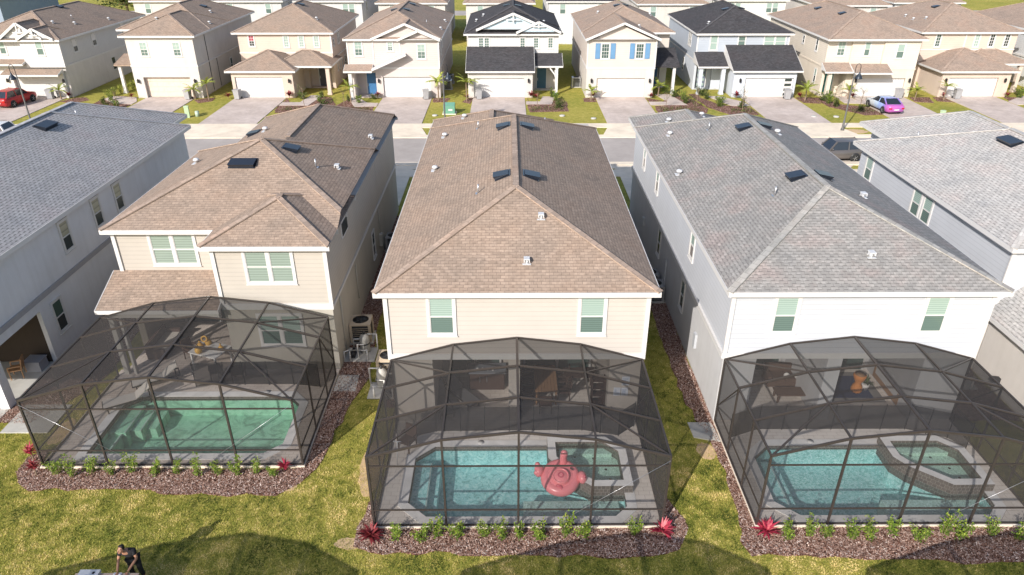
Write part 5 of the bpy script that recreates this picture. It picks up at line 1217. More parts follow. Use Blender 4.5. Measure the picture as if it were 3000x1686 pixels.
def bin_(x, y, label, rz=0):
    root = thing('wheelie_bin', label, 'bin', (x, y, .05), rz, 'grey wheelie bins by the garage doors')
    m = M(); v = [(-.26, -.28, .06), (.26, -.28, .06), (.26, .26, .06), (-.26, .26, .06), (-.31, -.38, 1.0), (.31, -.38, 1.0), (.31, .34, 1.0), (-.31, .34, 1.0)]
    for f_ in ((0, 1, 5, 4), (1, 2, 6, 5), (2, 3, 7, 6), (3, 0, 4, 7), (3, 2, 1, 0)): m.poly([v[i] for i in f_])
    m.build('body', grey_bin, root)
    m = M(); m.box(-.34, .34, -.42, .36, 1.0, 1.06); m.box(-.26, .26, .36, .42, .94, .99); m.build('lid', grey_bin, root)
    for s in (-1, 1): m = M(); m.lathe([(.12, -.03), (.12, .03)], (s*.29, .3, .12), 12, axis='x'); m.build('wheel', eqp, root)
for x, y, h in ((-50.0, 78.7, 0), (-34.9, 78.4, 1), (-29.5, 78.4, 2), (-9.0, 78.3, 3), (-3.2, 78.3, 4), (30.4, 78.1, 6), (42.7, 78.4, 7), (49.0, 78.2, 8)):
    bin_(x, y, 'grey wheelie bin standing at the garage door of the '+HN[h], random.uniform(-.2, .2))

# ------------------------------------------------------------------ vehicles (front at +y)
glass_car = plain('car_glass', (.02, .025, .035), .08, 0, .8); tyre_m = plain('tyre', (.02, .02, .02), .8); rim_m = plain('alloy', (.55, .55, .56), .3, .7)
red_l = plain('tail_lamp', (.4, .01, .01), .25); clear_l = plain('head_lamp', (.7, .72, .75), .15)
def car(label, cat, loc, rz, paint, L, W, H, belt, hood, roof_y, name='parked_car', rack=False):
    """belt: beltline height; hood: (front hood z, rear deck z); roof_y: (windscreen base, roof front, roof rear, rear glass base) along y"""
    root = thing(name, label, cat, loc, rz, 'cars parked in the street and drives'); hw = W/2
    zf, zr = hood; yb, yf, yr, yg = roof_y
    st = [(-L/2, .45, zr*.86, .80), (-L/2+.12, .28, zr, .92), (yg, .24, max(zr, belt-.02), .99), (0, .22, belt, 1.0), (yb, .24, belt-.02, .99), (L/2-.5, .26, zf, .96), (L/2-.1, .32, zf*.88, .86), (L/2, .42, zf*.7, .74)]
    m = M(); vs = []; n = 9
    for (y, z0, z1, k) in st:
        w_ = hw*k
        half = [(w_*.86, z0), (w_*.98, z0+.12), (w_, (z0+z1)*.5), (w_*.96, z1-.05), (w_*.82, z1)]
        vs += [(x, y, z) for x, z in half]+[(-x, y, z) for x, z in half[::-1]]
    n = 10; fs = []
    for i in range(len(st)-1):
        for k in range(n): fs.append((i*n+k, i*n+(k+1) % n, (i+1)*n+(k+1) % n, (i+1)*n+k))
    fs.append(tuple(range(n))[::-1]); fs.append(tuple((len(st)-1)*n+k for k in range(n)))
    m.mesh_faces(vs, fs); tw = hw*.74; bw = hw*.92
    # cabin: roof skin + pillars
    A_ = [(-bw, yg, belt-.03), (bw, yg, belt-.03), (bw, yb, belt-.03), (-bw, yb, belt-.03)]; T_ = [(-tw, yr, H-.04), (tw, yr, H-.04), (tw, yf, H-.04), (-tw, yf, H-.04)]
    m.mesh_faces([*T_, (-tw*.8, yr+.1, H), (tw*.8, yr+.1, H), (tw*.8, yf-.1, H), (-tw*.8, yf-.1, H)], [(0, 1, 5, 4), (1, 2, 6, 5), (2, 3, 7, 6), (3, 0, 4, 7), (4, 5, 6, 7)])
    for a, t in zip(A_, T_): m.bar(a, t, .11, .08)
    for s in (-1, 1):
        ym = (yf+yr)/2; m.bar((s*bw, ym, belt-.03), (s*tw, ym, H-.04), .09, .05)
    body = m.build('body', paint, root)
    g = M(); e = .012
    for (i, j) in ((0, 1), (2, 3)): g.poly([A_[i], A_[j], T_[j], T_[i]])
    g.poly([A_[1], A_[2], T_[2], T_[1]]); g.poly([A_[3], A_[0], T_[0], T_[3]]); g.build('windows', glass_car, root)
    R_w = .34 if H > 1.55 else .32
    for (sx, sy) in ((-1, 1), (1, 1), (-1, -1), (1, -1)):
        wy = L*.31 if sy > 0 else -L*.29
        ar = M(); ar.lathe([(R_w+.06, -.02), (R_w+.06, .012)], (sx*hw*.985, wy, R_w+.02), 18, axis='x'); ar.build('wheel_arch', eqp, root)
        t_ = M(); t_.lathe([(R_w*.7, -.1), (R_w*.97, -.1), (R_w, -.06), (R_w, .06), (R_w*.97, .1), (R_w*.7, .1)], (sx*(hw-.06), wy, R_w), 18, axis='x'); to = t_.build('wheel', tyre_m, root)
        r_ = M(); cx = sx*(hw+.045); r_.lathe([(R_w*.68, -.01), (R_w*.68, .01)], (cx-sx*.02, wy, R_w), 16, axis='x')
        for k in range(5):
            a = 2*math.pi*k/5; r_.bar((cx, wy, R_w), (cx, wy+math.cos(a)*R_w*.66, R_w+math.sin(a)*R_w*.66), .05, .02)
        r_.build('rim', rim_m, to)
    for s in (-1, 1):
        q = M(); q.box(*sorted((s*hw*.55, s*hw*.86)), -L/2-.012, -L/2+.1, zr*.62, zr*.76); q.build('tail_light', red_l, root)
        q = M(); q.box(*sorted((s*hw*.45, s*hw*.72)), L/2-.10, L/2+.005, zf*.58, zf*.70); q.build('headlight', clear_l, root)
        q = M(); q.ell((s*(hw+.07), yb-.15, belt+.08), (.09, .06, .07), 8, 6); q.build('mirror', paint, root)
    q = M(); q.box(-.26, .26, -L/2-.02, -L/2-.001, zr*.5, zr*.62); q.build('number_plate', white_trim, root)
    if rack:
        for s in (-1, 1): q = M(); q.bar((s*tw*.9, yr+.2, H+.05), (s*tw*.9, yf-.2, H+.05), .04); q.build('roof_rail', eqp, root)
    return root
k = NT('violet_wrap'); k.rough(.3).spec(.5); sp = k.n('SeparateXYZ'); k.l(k.obj(), sp.inputs[0]); nz = k.noise(k.obj(), 1.6, 4, .6)
mr = k.n('MapRange'); mr.inputs[1].default_value = -2.4; mr.inputs[2].default_value = 2.2; k.l(sp.outputs[1], mr.inputs[0])
ad = k.n('Math', operation='MULTIPLY_ADD'); ad.inputs[1].default_value = .55; k.l(nz.outputs[0], ad.inputs[0]); k.l(mr.outputs[0], ad.inputs[2])
s2 = k.n('Math', operation='SUBTRACT'); s2.inputs[1].default_value = .26; k.l(ad.outputs[0], s2.inputs[0])
k.col(k.ramp(s2.outputs[0], [(.0, (.42, .10, .36)), (.16, (.36, .12, .42)), (.3, (.20, .17, .48)), (.45, (.30, .42, .66)), (.6, (.45, .5, .55)), (1, (.5, .5, .5))])); violet = k.m
car('violet and magenta wrapped sedan parked nose-in on the ivory house drive', 'car', (38.75, 73.45, .05), R(5), violet, 4.6, 1.82, 1.42, .95, (.86, .96), (1.0, .35, -.95, -1.75))
redp = plain('red_paint', (.38, .02, .025), .3, .2, .6, .03)
car('red hatchback SUV on the leftmost drive, cut by the left edge', 'car', (-52.35, 76.3, .05), R(-9), redp, 4.5, 1.86, 1.66, 1.05, (.98, 1.08), (1.05, .35, -1.5, -2.0))
whp = plain('white_paint', (.70, .71, .72), .3, 0, .6, .02)
car('white SUV with roof rails parked on the street, mostly behind the grey roof at left', 'car', (-46.1, 62.3, .03), R(90), whp, 4.7, 1.9, 1.78, 1.1, (1.0, 1.12), (1.1, .35, -1.75, -2.15), rack=True)
tpe = plain('taupe_paint', (.155, .14, .135), .3, .4, .6, .03)
car('boxy taupe-grey car parked on the street between the right hand houses', 'car', (27.2, 57.25, .03), R(92), tpe, 4.15, 1.82, 1.66, 1.02, (.98, 1.1), (.98, .45, -1.6, -1.92))

# ------------------------------------------------------------------ equipment beside the houses
def ac_unit(x, y, label, rz=0, w_=.86, h=.95, mat=None):
    root = thing('air_conditioner', label, 'air conditioner', (x, y, .02), rz, 'outdoor air conditioning units'); mt = mat or tan_m
    m = M(); m.box(-w_/2-.08, w_/2+.08, -w_/2-.08, w_/2+.08, 0, .08); m.build('pad', conc_grey, root)
    m = M(); m.box(-w_/2+.05, w_/2-.05, -w_/2+.05, w_/2-.05, .1, h-.06)
    m.build('coil_grille', grille_m, root)
    m = M()
    for sx in (-1, 1):
        for sy in (-1, 1): a, b = sx*w_/2, sy*w_/2; m.box(min(a, a-sx*.12), max(a, a-sx*.12), min(b, b-sy*.12), max(b, b-sy*.12), .08, h-.06)
    for k in range(7): z = .18+k*(h-.3)/7; m.box(-w_/2+.12, w_/2-.12, -w_/2+.015, -w_/2+.03, z, z+.02); m.box(-w_/2+.12, w_/2-.12, w_/2-.03, w_/2-.015, z, z+.02)
    ro = w_*.38; n = 24; q = w_/2
    for k in range(n):
        a0, a1 = 2*math.pi*k/n, 2*math.pi*(k+1)/n
        def sqp(a): c, s_ = math.cos(a), math.sin(a); t = q/max(abs(c), abs(s_)); return (c*t, s_*t)
        p0, p1 = sqp(a0), sqp(a1); m.poly([(*p0, h), (*p1, h), (math.cos(a1)*ro, math.sin(a1)*ro, h+.03), (math.cos(a0)*ro, math.sin(a0)*ro, h+.03)]); m.poly([(*p0, h-.06), (*p1, h-.06), (*p1, h), (*p0, h)])
    m.build('casing', mt, root)
    m = M(); m.lathe([(ro*.98, h-.12), (ro*.98, h+.0)], (0, 0, 0), 20)
    m.build('fan_well', black_m, root)
    m = M(); m.lathe([(.08, h+.0), (.08, h+.03)], (0, 0, 0), 12)
    for k in range(5): a = 2*math.pi*k/5; m.bar((0, 0, h+.012), (math.cos(a)*ro*.9, math.sin(a)*ro*.9, h+.012), .09, .01)
    m.build('fan', grille_m, root)
    m = M()
    for r_ in (.35, .6, .85): m.tube([(math.cos(a)*ro*r_, math.sin(a)*ro*r_, h+.05) for a in [2*math.pi*k/16 for k in range(17)]], .006, 4, cap=False)
    m.build('fan_guard', grille_m, root)
    return root
ac_unit(-7.1, 29.4, 'large tan air conditioner with open fan top beside the beige house wall', .05, 1.0, 1.05)
ac_unit(-5.35, 26.4, 'tan air conditioner half hidden behind the left corner of the cream house', 0, .95, 1.0)
acg = plain('ac_grey', (.30, .30, .30), .5)
ac_unit(-7.0, 39.6, 'grey air conditioner deep in the gap between the beige and cream houses', 0, .85, .95, acg)
ac_unit(7.75, 34.7, 'grey air conditioner by the white house wall, farther of the pair', 0, .85, .9, acg); ac_unit(7.75, 33.3, 'grey air conditioner by the white house wall, nearer of the pair', 0, .9, .95, acg)
ac_unit(20.2, 27.6, 'tan air conditioner at the right behind the right corner of the white house', .1, 1.0, 1.0)
ac_unit(-6.95, 86.5, 'dark air conditioner by the shaded wall of the stepped-gable house', 0, .9, 1.0, acg); ac_unit(-6.95, 83.4, 'light air conditioner nearer the street by the stepped-gable house', 0, .9, 1.0, vent_mtl)
ac_unit(7.9, 84.5, 'pale air conditioner on a raised pad by the blue-shuttered house', 0, 1.0, 1.1, vent_mtl); ac_unit(45.4, 85.5, 'brown air conditioner in the gap beside the peach house', 0, 1.2, 1.5, tan_m)
def pool_kit(x, y, label, sx=1):
    root = thing('pool_pump_set', label, 'pool pump', (x, y, .02), 0, 'pool pump and filter sets')
    m = M(); m.box(-.75, .75, -.55, .6, 0, .06); m.build('pad', conc_grey, root)
    m = M(); m.lathe([(.22, .06), (.24, .2), (.24, .72), (.20, .88), (.1, .97), (.07, 1.0)], (.2*sx, .3, 0), 14); m.build('filter_tank', plain('filter_grey', (.42, .41, .38), .5), root)
    m = M(); m.lathe([(.25, .5), (.25, .56)], (.2*sx, .3, 0), 14); m.lathe([(.06, 1.0), (.06, 1.12)], (.2*sx, .3, 0), 8); m.build('filter_clamp', eqp, root)
    m = M(); m.lathe([(.12, -.28), (.13, -.2), (.13, .1), (.08, .12), (.08, .3)], (-.3*sx, -.1, .25), 12, axis='y'); m.box(-.3*sx-.12, -.3*sx+.12, -.3, .1, .06, .16); m.build('pump', eqp, root)
    m = M()
    P_ = lambda *q: [(a*sx, b, c) for a, b, c in q]
    m.tube(P_((-.3, .25, .3), (-.3, .25, .75), (.0, .28, .75)), .04, 7); m.tube(P_((.45, -.5, .0), (.45, -.5, .62), (-.35, -.5, .62), (-.35, -.5, .0)), .042, 7); m.tube(P_((.75, .45, .0), (.75, .45, .9), (.3, .45, .9)), .04, 7)
    m.tube(P_((.0, -.3, .1), (.0, -.3, .8), (.3, -.3, .8)), .035, 7); m.tube(P_((-.62, -.45, .0), (-.62, -.45, .5), (-.3, -.2, .5)), .035, 7)
    m.build('pipework', pvc, root)
    m = M(); m.box(-.75*sx-.08, -.75*sx+.08, .3, .42, .8, 1.15); m.bar((-.75*sx, .36, 0), (-.75*sx, .36, .8), .04); m.build('timer_box', eqp, root)
    return root
pool_kit(-6.95, 27.9, 'pool pump, filter tank and white pipes beside the beige house air conditioner')
pool_kit(-5.3, 25.1, 'pool filter and white pipes hidden beside the middle enclosure left wall', -1)
pool_kit(19.6, 25.6, 'pool pump and white pipes seen through the right enclosure side screen')
root = thing('hose_post', 'dark light fixture on a thin stake by the right edge house wall', 'light', (20.6, 24.6, 0)); m = M(); m.bar((0, 0, 0), (0, 0, .8), .03); m.build('stake', vent_mtl, root); m = M(); m.box(-.12, .12, -.1, .1, .8, 1.0); m.build('head', eqp, root)

# pool safety fences
def safety_fence(pts, label, h=1.2):
    root = wthing('pool_fence', label, 'pool fence', (pts[0][0], pts[0][1], .1), 'dark mesh pool safety fences')
    sg = []
    for a, b in zip(pts, pts[1:]):
        A_, B_ = Vector((*a, 0)), Vector((*b, 0)); n = max(1, round((B_-A_).length/.95)); sg += [(A_.lerp(B_, k/n), A_.lerp(B_, (k+1)/n)) for k in range(n)]
    for i, (a, b) in enumerate(sg):
        m = M(); m.bar((a.x, a.y, .1), (a.x, a.y, .1+h+.04), .025); m.build('fence_post', black_m, root)
        m = M(); m.poly([(a.x, a.y, .13), (b.x, b.y, .13), (b.x, b.y, .1+h), (a.x, a.y, .1+h)]); m.build('mesh_panel', fence_m, root)
    a = sg[-1][1]; m = M(); m.bar((a.x, a.y, .1), (a.x, a.y, .1+h+.04), .025); m.build('fence_post', black_m, root)
    return root
safety_fence([(-4.35, 21.7), (-2.9, 22.3), (2.9, 22.35), (4.3, 22.0), (5.0, 22.6)], 'dark mesh safety fence behind the middle pool')
safety_fence([(8.6, 21.8), (9.9, 22.35), (15.8, 22.35), (17.2, 21.8), (17.6, 21.2)], 'dark mesh safety fence behind the right hand pool')
safety_fence([(-13.6, 25.35), (-12.6, 25.5), (-9.4, 25.5), (-8.2, 25.3)], 'dark mesh safety fence behind the green-tinted pool')

# ------------------------------------------------------------------ pig float
pink = plain('pink_vinyl', (.80, .24, .27), .3, 0, .55, .03); pinkd = plain('pink_vinyl_dark', (.58, .10, .15), .35, 0, .5, .03)
pg = thing('pool_float', 'pink inflatable pig float with snout, two feet and raised neck on the middle pool', 'pool float', (1.85, 19.45, .26), R(-8)); pg.rotation_euler = (R(20), 0, R(-8))
m = M()
def torus(m, c, R1, r1, n=28, k=12, sz=1.0, mi=0):
    vs = []; fs = []
    for i in range(n):
        a = 2*math.pi*i/n
        for j in range(k):
            b = 2*math.pi*j/k; rr = R1+r1*math.cos(b); vs.append((c[0]+rr*math.cos(a), c[1]+rr*math.sin(a), c[2]+r1*math.sin(b)*sz))
    for i in range(n):
        for j in range(k): fs.append((i*k+j, ((i+1) % n)*k+j, ((i+1) % n)*k+(j+1) % k, i*k+(j+1) % k))
    m.mesh_faces(vs, fs, mi)
m.ell((0, 0, .12), (.68, .67, .22), 28, 14); torus(m, (0, 0, .1), .52, .2); m.build('body', pink, pg)
m = M(); m.ell((.02, -.08, .30), (.34, .32, .16), 24, 10); torus(m, (.02, -.08, .40), .27, .035, 24, 8); m.build('snout', pink, pg)
m = M(); torus(m, (.02, -.07, .455), .09, .03, 16, 8, .5); m.build('snout_ring', pinkd, pg)
for s in (-1, 1):
    m = M(); m.ell((s*.78, .02 if s > 0 else .12, .24), (.17, .24, .2), 14, 8, rot=Matrix.Rotation(s*.2, 3, 'Z')); 
    if s < 0:
        for k in range(3): m.ell((-.86, .0+.16*k, .3), (.1, .1, .11), 10, 6)
    m.build('foot', pink, pg)
m = M(); m.ell((.86, .0, .33), (.06, .11, .13), 10, 6); m.build('foot_pad', pinkd, pg)
m = M(); m.tube([(.05, .5, .15), (.06, .58, .35), (.06, .60, .58), (.07, .62, .76), (.08, .64, .88)], [.17, .14, .13, .12, .05], 14); m.ell((.08, .63, .70), (.14, .13, .2), 14, 8); m.build('neck', pink, pg)
for (ex, ey, rz) in ((-.24, .30, .4), (.38, .24, -.7)):
    m = M(); m.ell((ex, ey, .375), (.09, .028, .02), 10, 5, rot=Matrix.Rotation(rz, 3, 'Z')); m.build('eye', black_m, pg)
m = M(); m.ell((-.02, -.43, .31), (.12, .05, .045), 12, 6); m.ell((.08, -.48, .28), (.05, .08, .04), 10, 6); m.build('mouth', pinkd, pg)

# ------------------------------------------------------------------ furniture under the enclosures
wickr = plain('brown_wicker', (.12, .075, .055), .7); wood = plain('warm_wood', (.33, .19, .10), .6); dkwood = plain('dark_wood', (.075, .045, .035), .6); gryf = plain('grey_sling', (.15, .15, .155), .7)
cush = plain('pale_cushion', (.58, .54, .49), .8); whtc = plain('white_cushion', (.75, .74, .72), .8); navy = plain('navy_rug', (.03, .045, .10), .95); grayrug = plain('grey_rug', (.24, .23, .22), .95)
orange = plain('orange_fabric', (.62, .24, .06), .7); yel = plain('yellow_plastic', (.72, .42, .08), .5)
def lounger(x, y, rz, label, mat=gryf):
    root = thing('sun_lounger', label, 'sun lounger', (x, y, .1), rz, 'sun loungers on the pool decks')
    m = M()
    for s in (-1, 1): m.bar((s*.3, -.95, .32), (s*.3, .95, .32), .04, .05)
    m.bar((-.3, -.95, .32), (.3, -.95, .32), .04); m.bar((-.3, .95, .32), (.3, .95, .32), .04); m.build('frame', eqp, root)
    m = M(); m.box(-.28, .28, -.93, .3, .34, .37); m.build('seat', mat, root)
    m = M(); m.bar((0, .3, .37), (0, .92, .78), .56, .04); m.build('backrest', mat, root)
    for sx in (-1, 1):
        for sy in (-1, 1): m = M(); m.box(sx*.28-.025, sx*.28+.025, sy*.8-.025, sy*.8+.025, 0, .3); m.build('leg', eqp, root)
    return root
lounger(-2.0, 24.4, R(40), 'grey sun lounger in the middle lanai, right of its twin'); lounger(-2.8, 23.9, R(20), 'grey sun lounger in the middle lanai, nearest the left wall')
lounger(-15.4, 25.6, R(-60), 'light sling lounger on the left deck beside the steps', cush); lounger(-15.9, 24.1, R(-60), 'light sling lounger nearest the left enclosure wall', cush)
def chair(x, y, rz, label, mat=wickr, grp='patio chairs', name='patio_chair'):
    root = thing(name, label, 'chair', (x, y, .102), rz, grp)
    m = M(); m.box(-.26, .26, -.26, .26, .40, .46); m.build('seat', mat, root)
    m = M(); m.bar((0, .25, .44), (0, .33, .95), .5, .05); m.build('backrest', mat, root)
    for s in (-1, 1): m = M(); m.bar((s*.27, -.24, .64), (s*.27, .26, .64), .05); m.bar((s*.27, -.24, .4), (s*.27, -.24, .64), .04); m.build('armrest', mat, root)
    for sx in (-1, 1):
        for sy in (-1, 1): m = M(); m.box(sx*.24-.02, sx*.24+.02, sy*.24-.02, sy*.24+.02, 0, .4); m.build('leg', mat, root)
    return root
def table(x, y, rz, label, L=1.8, W=.9, h=.74, mat=wood, name='dining_table'):
    root = thing(name, label, 'table', (x, y, .102), rz)
    m = M(); n = 7
    for k in range(n): m.box(-W/2+k*W/n+.006, -W/2+(k+1)*W/n-.006, -L/2, L/2, h-.04, h)
    m.box(-W/2+.05, W/2-.05, -L/2+.08, L/2-.08, h-.09, h-.042); m.build('tabletop', mat, root)
    for sx in (-1, 1):
        for sy in (-1, 1): m = M(); m.box(sx*(W/2-.07)-.035, sx*(W/2-.07)+.035, sy*(L/2-.1)-.035, sy*(L/2-.1)+.035, 0, h-.09); m.build('leg', mat, root)
    return root
table(1.55, 24.9, 0, 'slatted brown dining table in the right bay of the middle lanai', 1.9, .95)
for i, (x, y, rz, l) in enumerate([(.8, 24.5, 90, 'left near'), (.8, 25.4, 90, 'left far'), (2.3, 24.5, -90, 'right near'), (2.3, 25.4, -90, 'right far'), (1.5, 23.65, 180, 'near end')]):
    chair(x, y, R(rz), 'dark wicker chair on the %s side of the slatted dining table' % l, dkwood)
def bench_sofa(x, y, rz, label, L=2.0, mat=wickr, cm=cush):
    root = thing('sofa', label, 'sofa', (x, y, .102), rz)
    m = M(); m.box(-L/2, L/2, -.4, .4, .06, .3); m.box(-L/2, L/2, .3, .42, .3, .78); m.box(-L/2, -L/2+.14, -.4, .3, .3, .58); m.box(L/2-.14, L/2, -.4, .3, .3, .58); m.build('base', mat, root)
    for k in range(3): a = -L/2+.16+k*(L-.32)/3; m = M(); m.box(a+.01, a+(L-.32)/3-.01, -.38, .28, .302, .43); m.build('seat_cushion', cm, root)
    return root
bench_sofa(12.25, 25.55, 0, 'brown sofa against the back wall of the right lanai left bay', 2.1, wickr, wickr)
for i, dx in enumerate((-.1, .35)): m = M(); m.ell((12.1+dx, 25.3, .66), (.13, .1, .13), 10, 8); tag(m.build('ball_ornament', whtc, org=(12.1+dx, 25.3, .66)), 'round white ornament on the brown sofa, %s of two' % ('left', 'right')[i], 'ornament', 'white ornaments on the sofa')
table(12.15, 24.35, R(90), 'low brown wicker coffee table in front of the brown sofa', 1.9, .6, .42, wickr, 'coffee_table')
def bar_cart(x, y, label):
    root = thing('drinks_bar', label, 'bar counter', (x, y, .102), 0)
    m = M(); m.box(-.75, .75, -.32, .32, .0, .86); m.build('cabinet', dkwood, root)
    m = M(); m.box(-.82, .82, -.38, .38, .862, .92); m.build('countertop', plain('slate_top', (.20, .22, .25), .3), root)
    m = M(); m.bar((-.3, -.34, .42), (-.3, -.34, .7), .03); m.build('handle', vent_mtl, root); m = M(); m.bar((.0, -.34, .42), (.0, -.34, .7), .03); m.build('handle', vent_mtl, root)
    return root
bar_cart(-.95, 25.4, 'dark grill counter with pale worktop in the left bay of the middle lanai')
for i in range(4): m = M(); m.lathe([(.035, 0), (.05, .02), (.05, .1), (.03, .12)], (0, 0, 0), 10); o = m.build('cup', whtc); o.location = (-1.35+i*.22, 25.22, 1.024); tag(o, 'small white cup on the grill counter, %s from the left' % ORD[i], 'cup', 'white cups on the grill counter')
def shelf_rack(x, y, label):
    root = thing('shelf_rack', label, 'shelf', (x, y, .102), 0)
    for s in (-1, 1): m = M(); m.box(s*.25-.02, s*.25+.02, -.2, .2, 0, 1.7); m.build('side_panel', dkwood, root)
    for k in range(5): m = M(); m.box(-.23, .23, -.2, .2, .15+k*.36, .18+k*.36); m.build('shelf', dkwood, root)
shelf_rack(3.62, 23.6, 'dark open shelf rack by the right column of the middle lanai')
table(3.0, 25.1, R(90), 'dark high table at the right end of the middle lanai', 1.3, .7, .9, dkwood, 'high_table')
def wallpic(x0, x1, z0, z1, label, seed):
    rnd = random.Random(seed); root = wthing('wall_plaque', label, 'sign', ((x0+x1)/2, 22.97, z0), 'pale plaques on the cream wall')
    m = M(); m.box(x0, x1, 22.965, 22.995, z0, z1); m.build('board', plain('plaque_pale', (.62, .66, .74), .5), root)
    m = M()
    for k in range(4): z = z1-.08-k*(z1-z0-.1)/4; m.box(x0+.04, x1-.04-rnd.uniform(0, .12), 22.958, 22.964, z-.03, z)
    m.build('marks', plain('plaque_marks', (.30, .36, .5), .5), root)
wallpic(4.45, 4.75, 1.85, 2.25, 'pale blue plaque on the cream wall right of the lanai, upper right one', 1); wallpic(4.15, 4.42, 1.35, 1.72, 'pale blue plaque on the cream wall right of the lanai, lower left one', 2); wallpic(4.45, 4.72, 1.35, 1.72, 'pale blue plaque on the cream wall right of the lanai, lower right one', 3)
# right lanai, right bay
def rug(name, pts, mat, label):
    m = M(); m.poly([(x, y, .118) for x, y in pts]); [m.poly([(*pts[i], .103), (*pts[(i+1) % 4], .103), (*pts[(i+1) % 4], .118), (*pts[i], .118)]) for i in range(4)]
    return tag(m.build(name, mat), label, 'rug')
rug('rug', rect(13.35, 15.9, 24.1, 26.3), grayrug, 'grey rug border under the navy rug in the right lanai'); m = M(); m.box(13.7, 15.5, 24.4, 26.0, .12, .13); tag(m.build('rug', navy), 'navy blue rug in the middle of the right lanai', 'rug')
dr = thing('garden_stool', 'orange hourglass-shaped stool on the navy rug in the right lanai', 'stool', (14.95, 24.9, .13))
m = M(); m.lathe([(.22, 0), (.24, .1), (.2, .28), (.12, .42), (.2, .6), (.27, .78), (.24, .86)], (0, 0, 0), 18); m.build('body', orange, dr); m = M(); m.lathe([(.22, .862), (.05, .88)], (0, 0, 0), 16); m.build('top', wood, dr)
pt = thing('potted_plant', 'leafy potted plant beside the orange stool in the right lanai', 'plant', (15.35, 25.0, .13)); m = M(); m.lathe([(.12, 0), (.17, .3), (.15, .3)], (0, 0, 0), 12); m.build('pot', whtc, pt); blades_mesh(9, 26, .4, .05, h0=.3, c=(.3, .15)).build('foliage', leafD, pt, org=(0, 0, 0))
bench_sofa(16.55, 24.9, R(-90), 'low wooden sofa along the right side of the right lanai', 2.2, wood, cush)
chair(14.2, 25.9, 0, 'dark armchair at the back of the navy rug in the right lanai', dkwood)
# left deck: table with party clutter
pf = table(-13.4, 26.9, R(70), 'pale tiled table with clutter under the left enclosure', 1.5, 1.1, .95, whtc, 'patio_table')
def roll(p, q, r, mat, label, name='rolled_mat'): m = M(); m.tube([p, q], r, 10); return tag(m.build(name, mat), label, 'rolled mat')
roll((-13.1, 28.1, .28), (-11.9+.0-.45, 27.6, .28), .16, whtc, 'white rolled mat lying on the left deck before the sliding door')
for i, (x, y, z, s) in enumerate([(-14.6, 26.6, 1.08, .16), (-13.9, 27.1, 1.12, .13), (-13.6, 27.3, 1.15, .15), (-12.9, 26.9, 1.1, .12)]):
    m = M(); m.ell((0, 0, 0), (s, s, s*1.1), 12, 8); m.lathe([(.02, s), (.05, s+.1)], (0, 0, 0), 6); o = m.build('paper_lantern', yel); o.location = (x, y, z if i else z-.0); 
    tag(o, 'yellow paper lantern on the pale patio table, %s from the left' % ORD[i], 'lantern', 'yellow lanterns on the patio table')
bpy.data.objects[[o.name for o in C.objects if o.name.startswith('paper_lantern')][0]].location = (-13.75, 26.55, 1.22)
m = M(); torus(m, (0, 0, 0), .12, .04, 18, 8); o = m.build('ring_float', yel); o.location = (-13.7, 27.2, 1.4); o.rotation_euler = (R(70), 0, 0); tag(o, 'small orange-yellow ring standing above the patio table', 'ring')
stk = M(); stk.box(-.12, .12, -.12, .12, 0, 0); 
chair(-14.6, 27.6, R(60), 'dark patio chair left of the pale patio table'); chair(-12.9, 26.0, R(200), 'dark patio chair on the near side of the pale patio table'); chair(-11.9, 25.9, R(190), 'dark patio chair by the beige house corner')
bench_sofa(-16.2, 28.4, R(90), 'long outdoor sofa inside the left porch', 2.0, dkwood, cush)
# shallow curtains and patio things in the far left house
chair(-21.8, 26.2, R(-70), 'reddish wooden chair in the dark patio of the far left house', wood); m = M(); m.box(-.35, .35, -.3, .3, 0, .5); m.box(-.38, .38, -.33, .33, .5, .54); o = m.build('storage_box', plain('box_grey', (.28, .29, .33), .5)); o.location = (-21.4, 26.9, .02); tag(o, 'grey storage box in the dark patio of the far left house', 'box')
tag(slab('patio_floor', [rect(-26.8, -20.85, 22, 27.44)], .05, conc_grey, .05, 'structure'))
# things on the deck: ladder rack, towel chair at right pool
chair(-3.9, 22.2-.9, R(-30), 'small dark chair at the left side of the middle deck', dkwood)
m = M(); m.tube([(0, 0, 0), (0, 0, 1.3)], .018, 6); m.bar((-.15, 0, 1.3), (.15, 0, 1.3), .03, .02); o = m.build('pool_brush', vent_wht); o.location = (-4.2, 20.4, .1); o.rotation_euler = (.15, .1, 0); tag(o, 'white pool brush leaning inside the left wall of the middle enclosure', 'pool brush')

# ------------------------------------------------------------------ person at the table (bottom left)
skin = plain('skin', (.42, .22, .14), .5, 0, .35, .04); cloth = plain('black_shirt', (.018, .018, .022), .85); pants = plain('black_trousers', (.02, .02, .024), .85); hair_m = plain('black_hair', (.012, .01, .009), .6)
pr = thing('person', 'person in a black T-shirt leaning over a table on the lawn, looking up', 'person', (-11.55, 15.32, 0), R(2))
def skin_body(name, verts, edges, radii, mat, parent, sub=2, rooti=0):
    me = bpy.data.meshes.new(name); me.from_pydata(verts, edges, []); o = bpy.data.objects.new(name, me); C.objects.link(o)
    md = o.modifiers.new('skin', 'SKIN'); md.use_smooth_shade = True
    for i, r in enumerate(radii): me.skin_vertices[0].data[i].radius = (r, r) if not isinstance(r, tuple) else r
    me.skin_vertices[0].data[rooti].use_root = True
    s_ = o.modifiers.new('sub', 'SUBSURF'); s_.levels = sub; s_.render_levels = sub
    dg = bpy.context.evaluated_depsgraph_get(); me2 = bpy.data.meshes.new_from_object(o.evaluated_get(dg)); me2.name = name
    bpy.data.objects.remove(o); me2.materials.clear(); me2.materials.append(mat)
    for p in me2.polygons: p.use_smooth = True
    o2 = bpy.data.objects.new(name, me2); C.objects.link(o2); o2.parent = parent; return o2
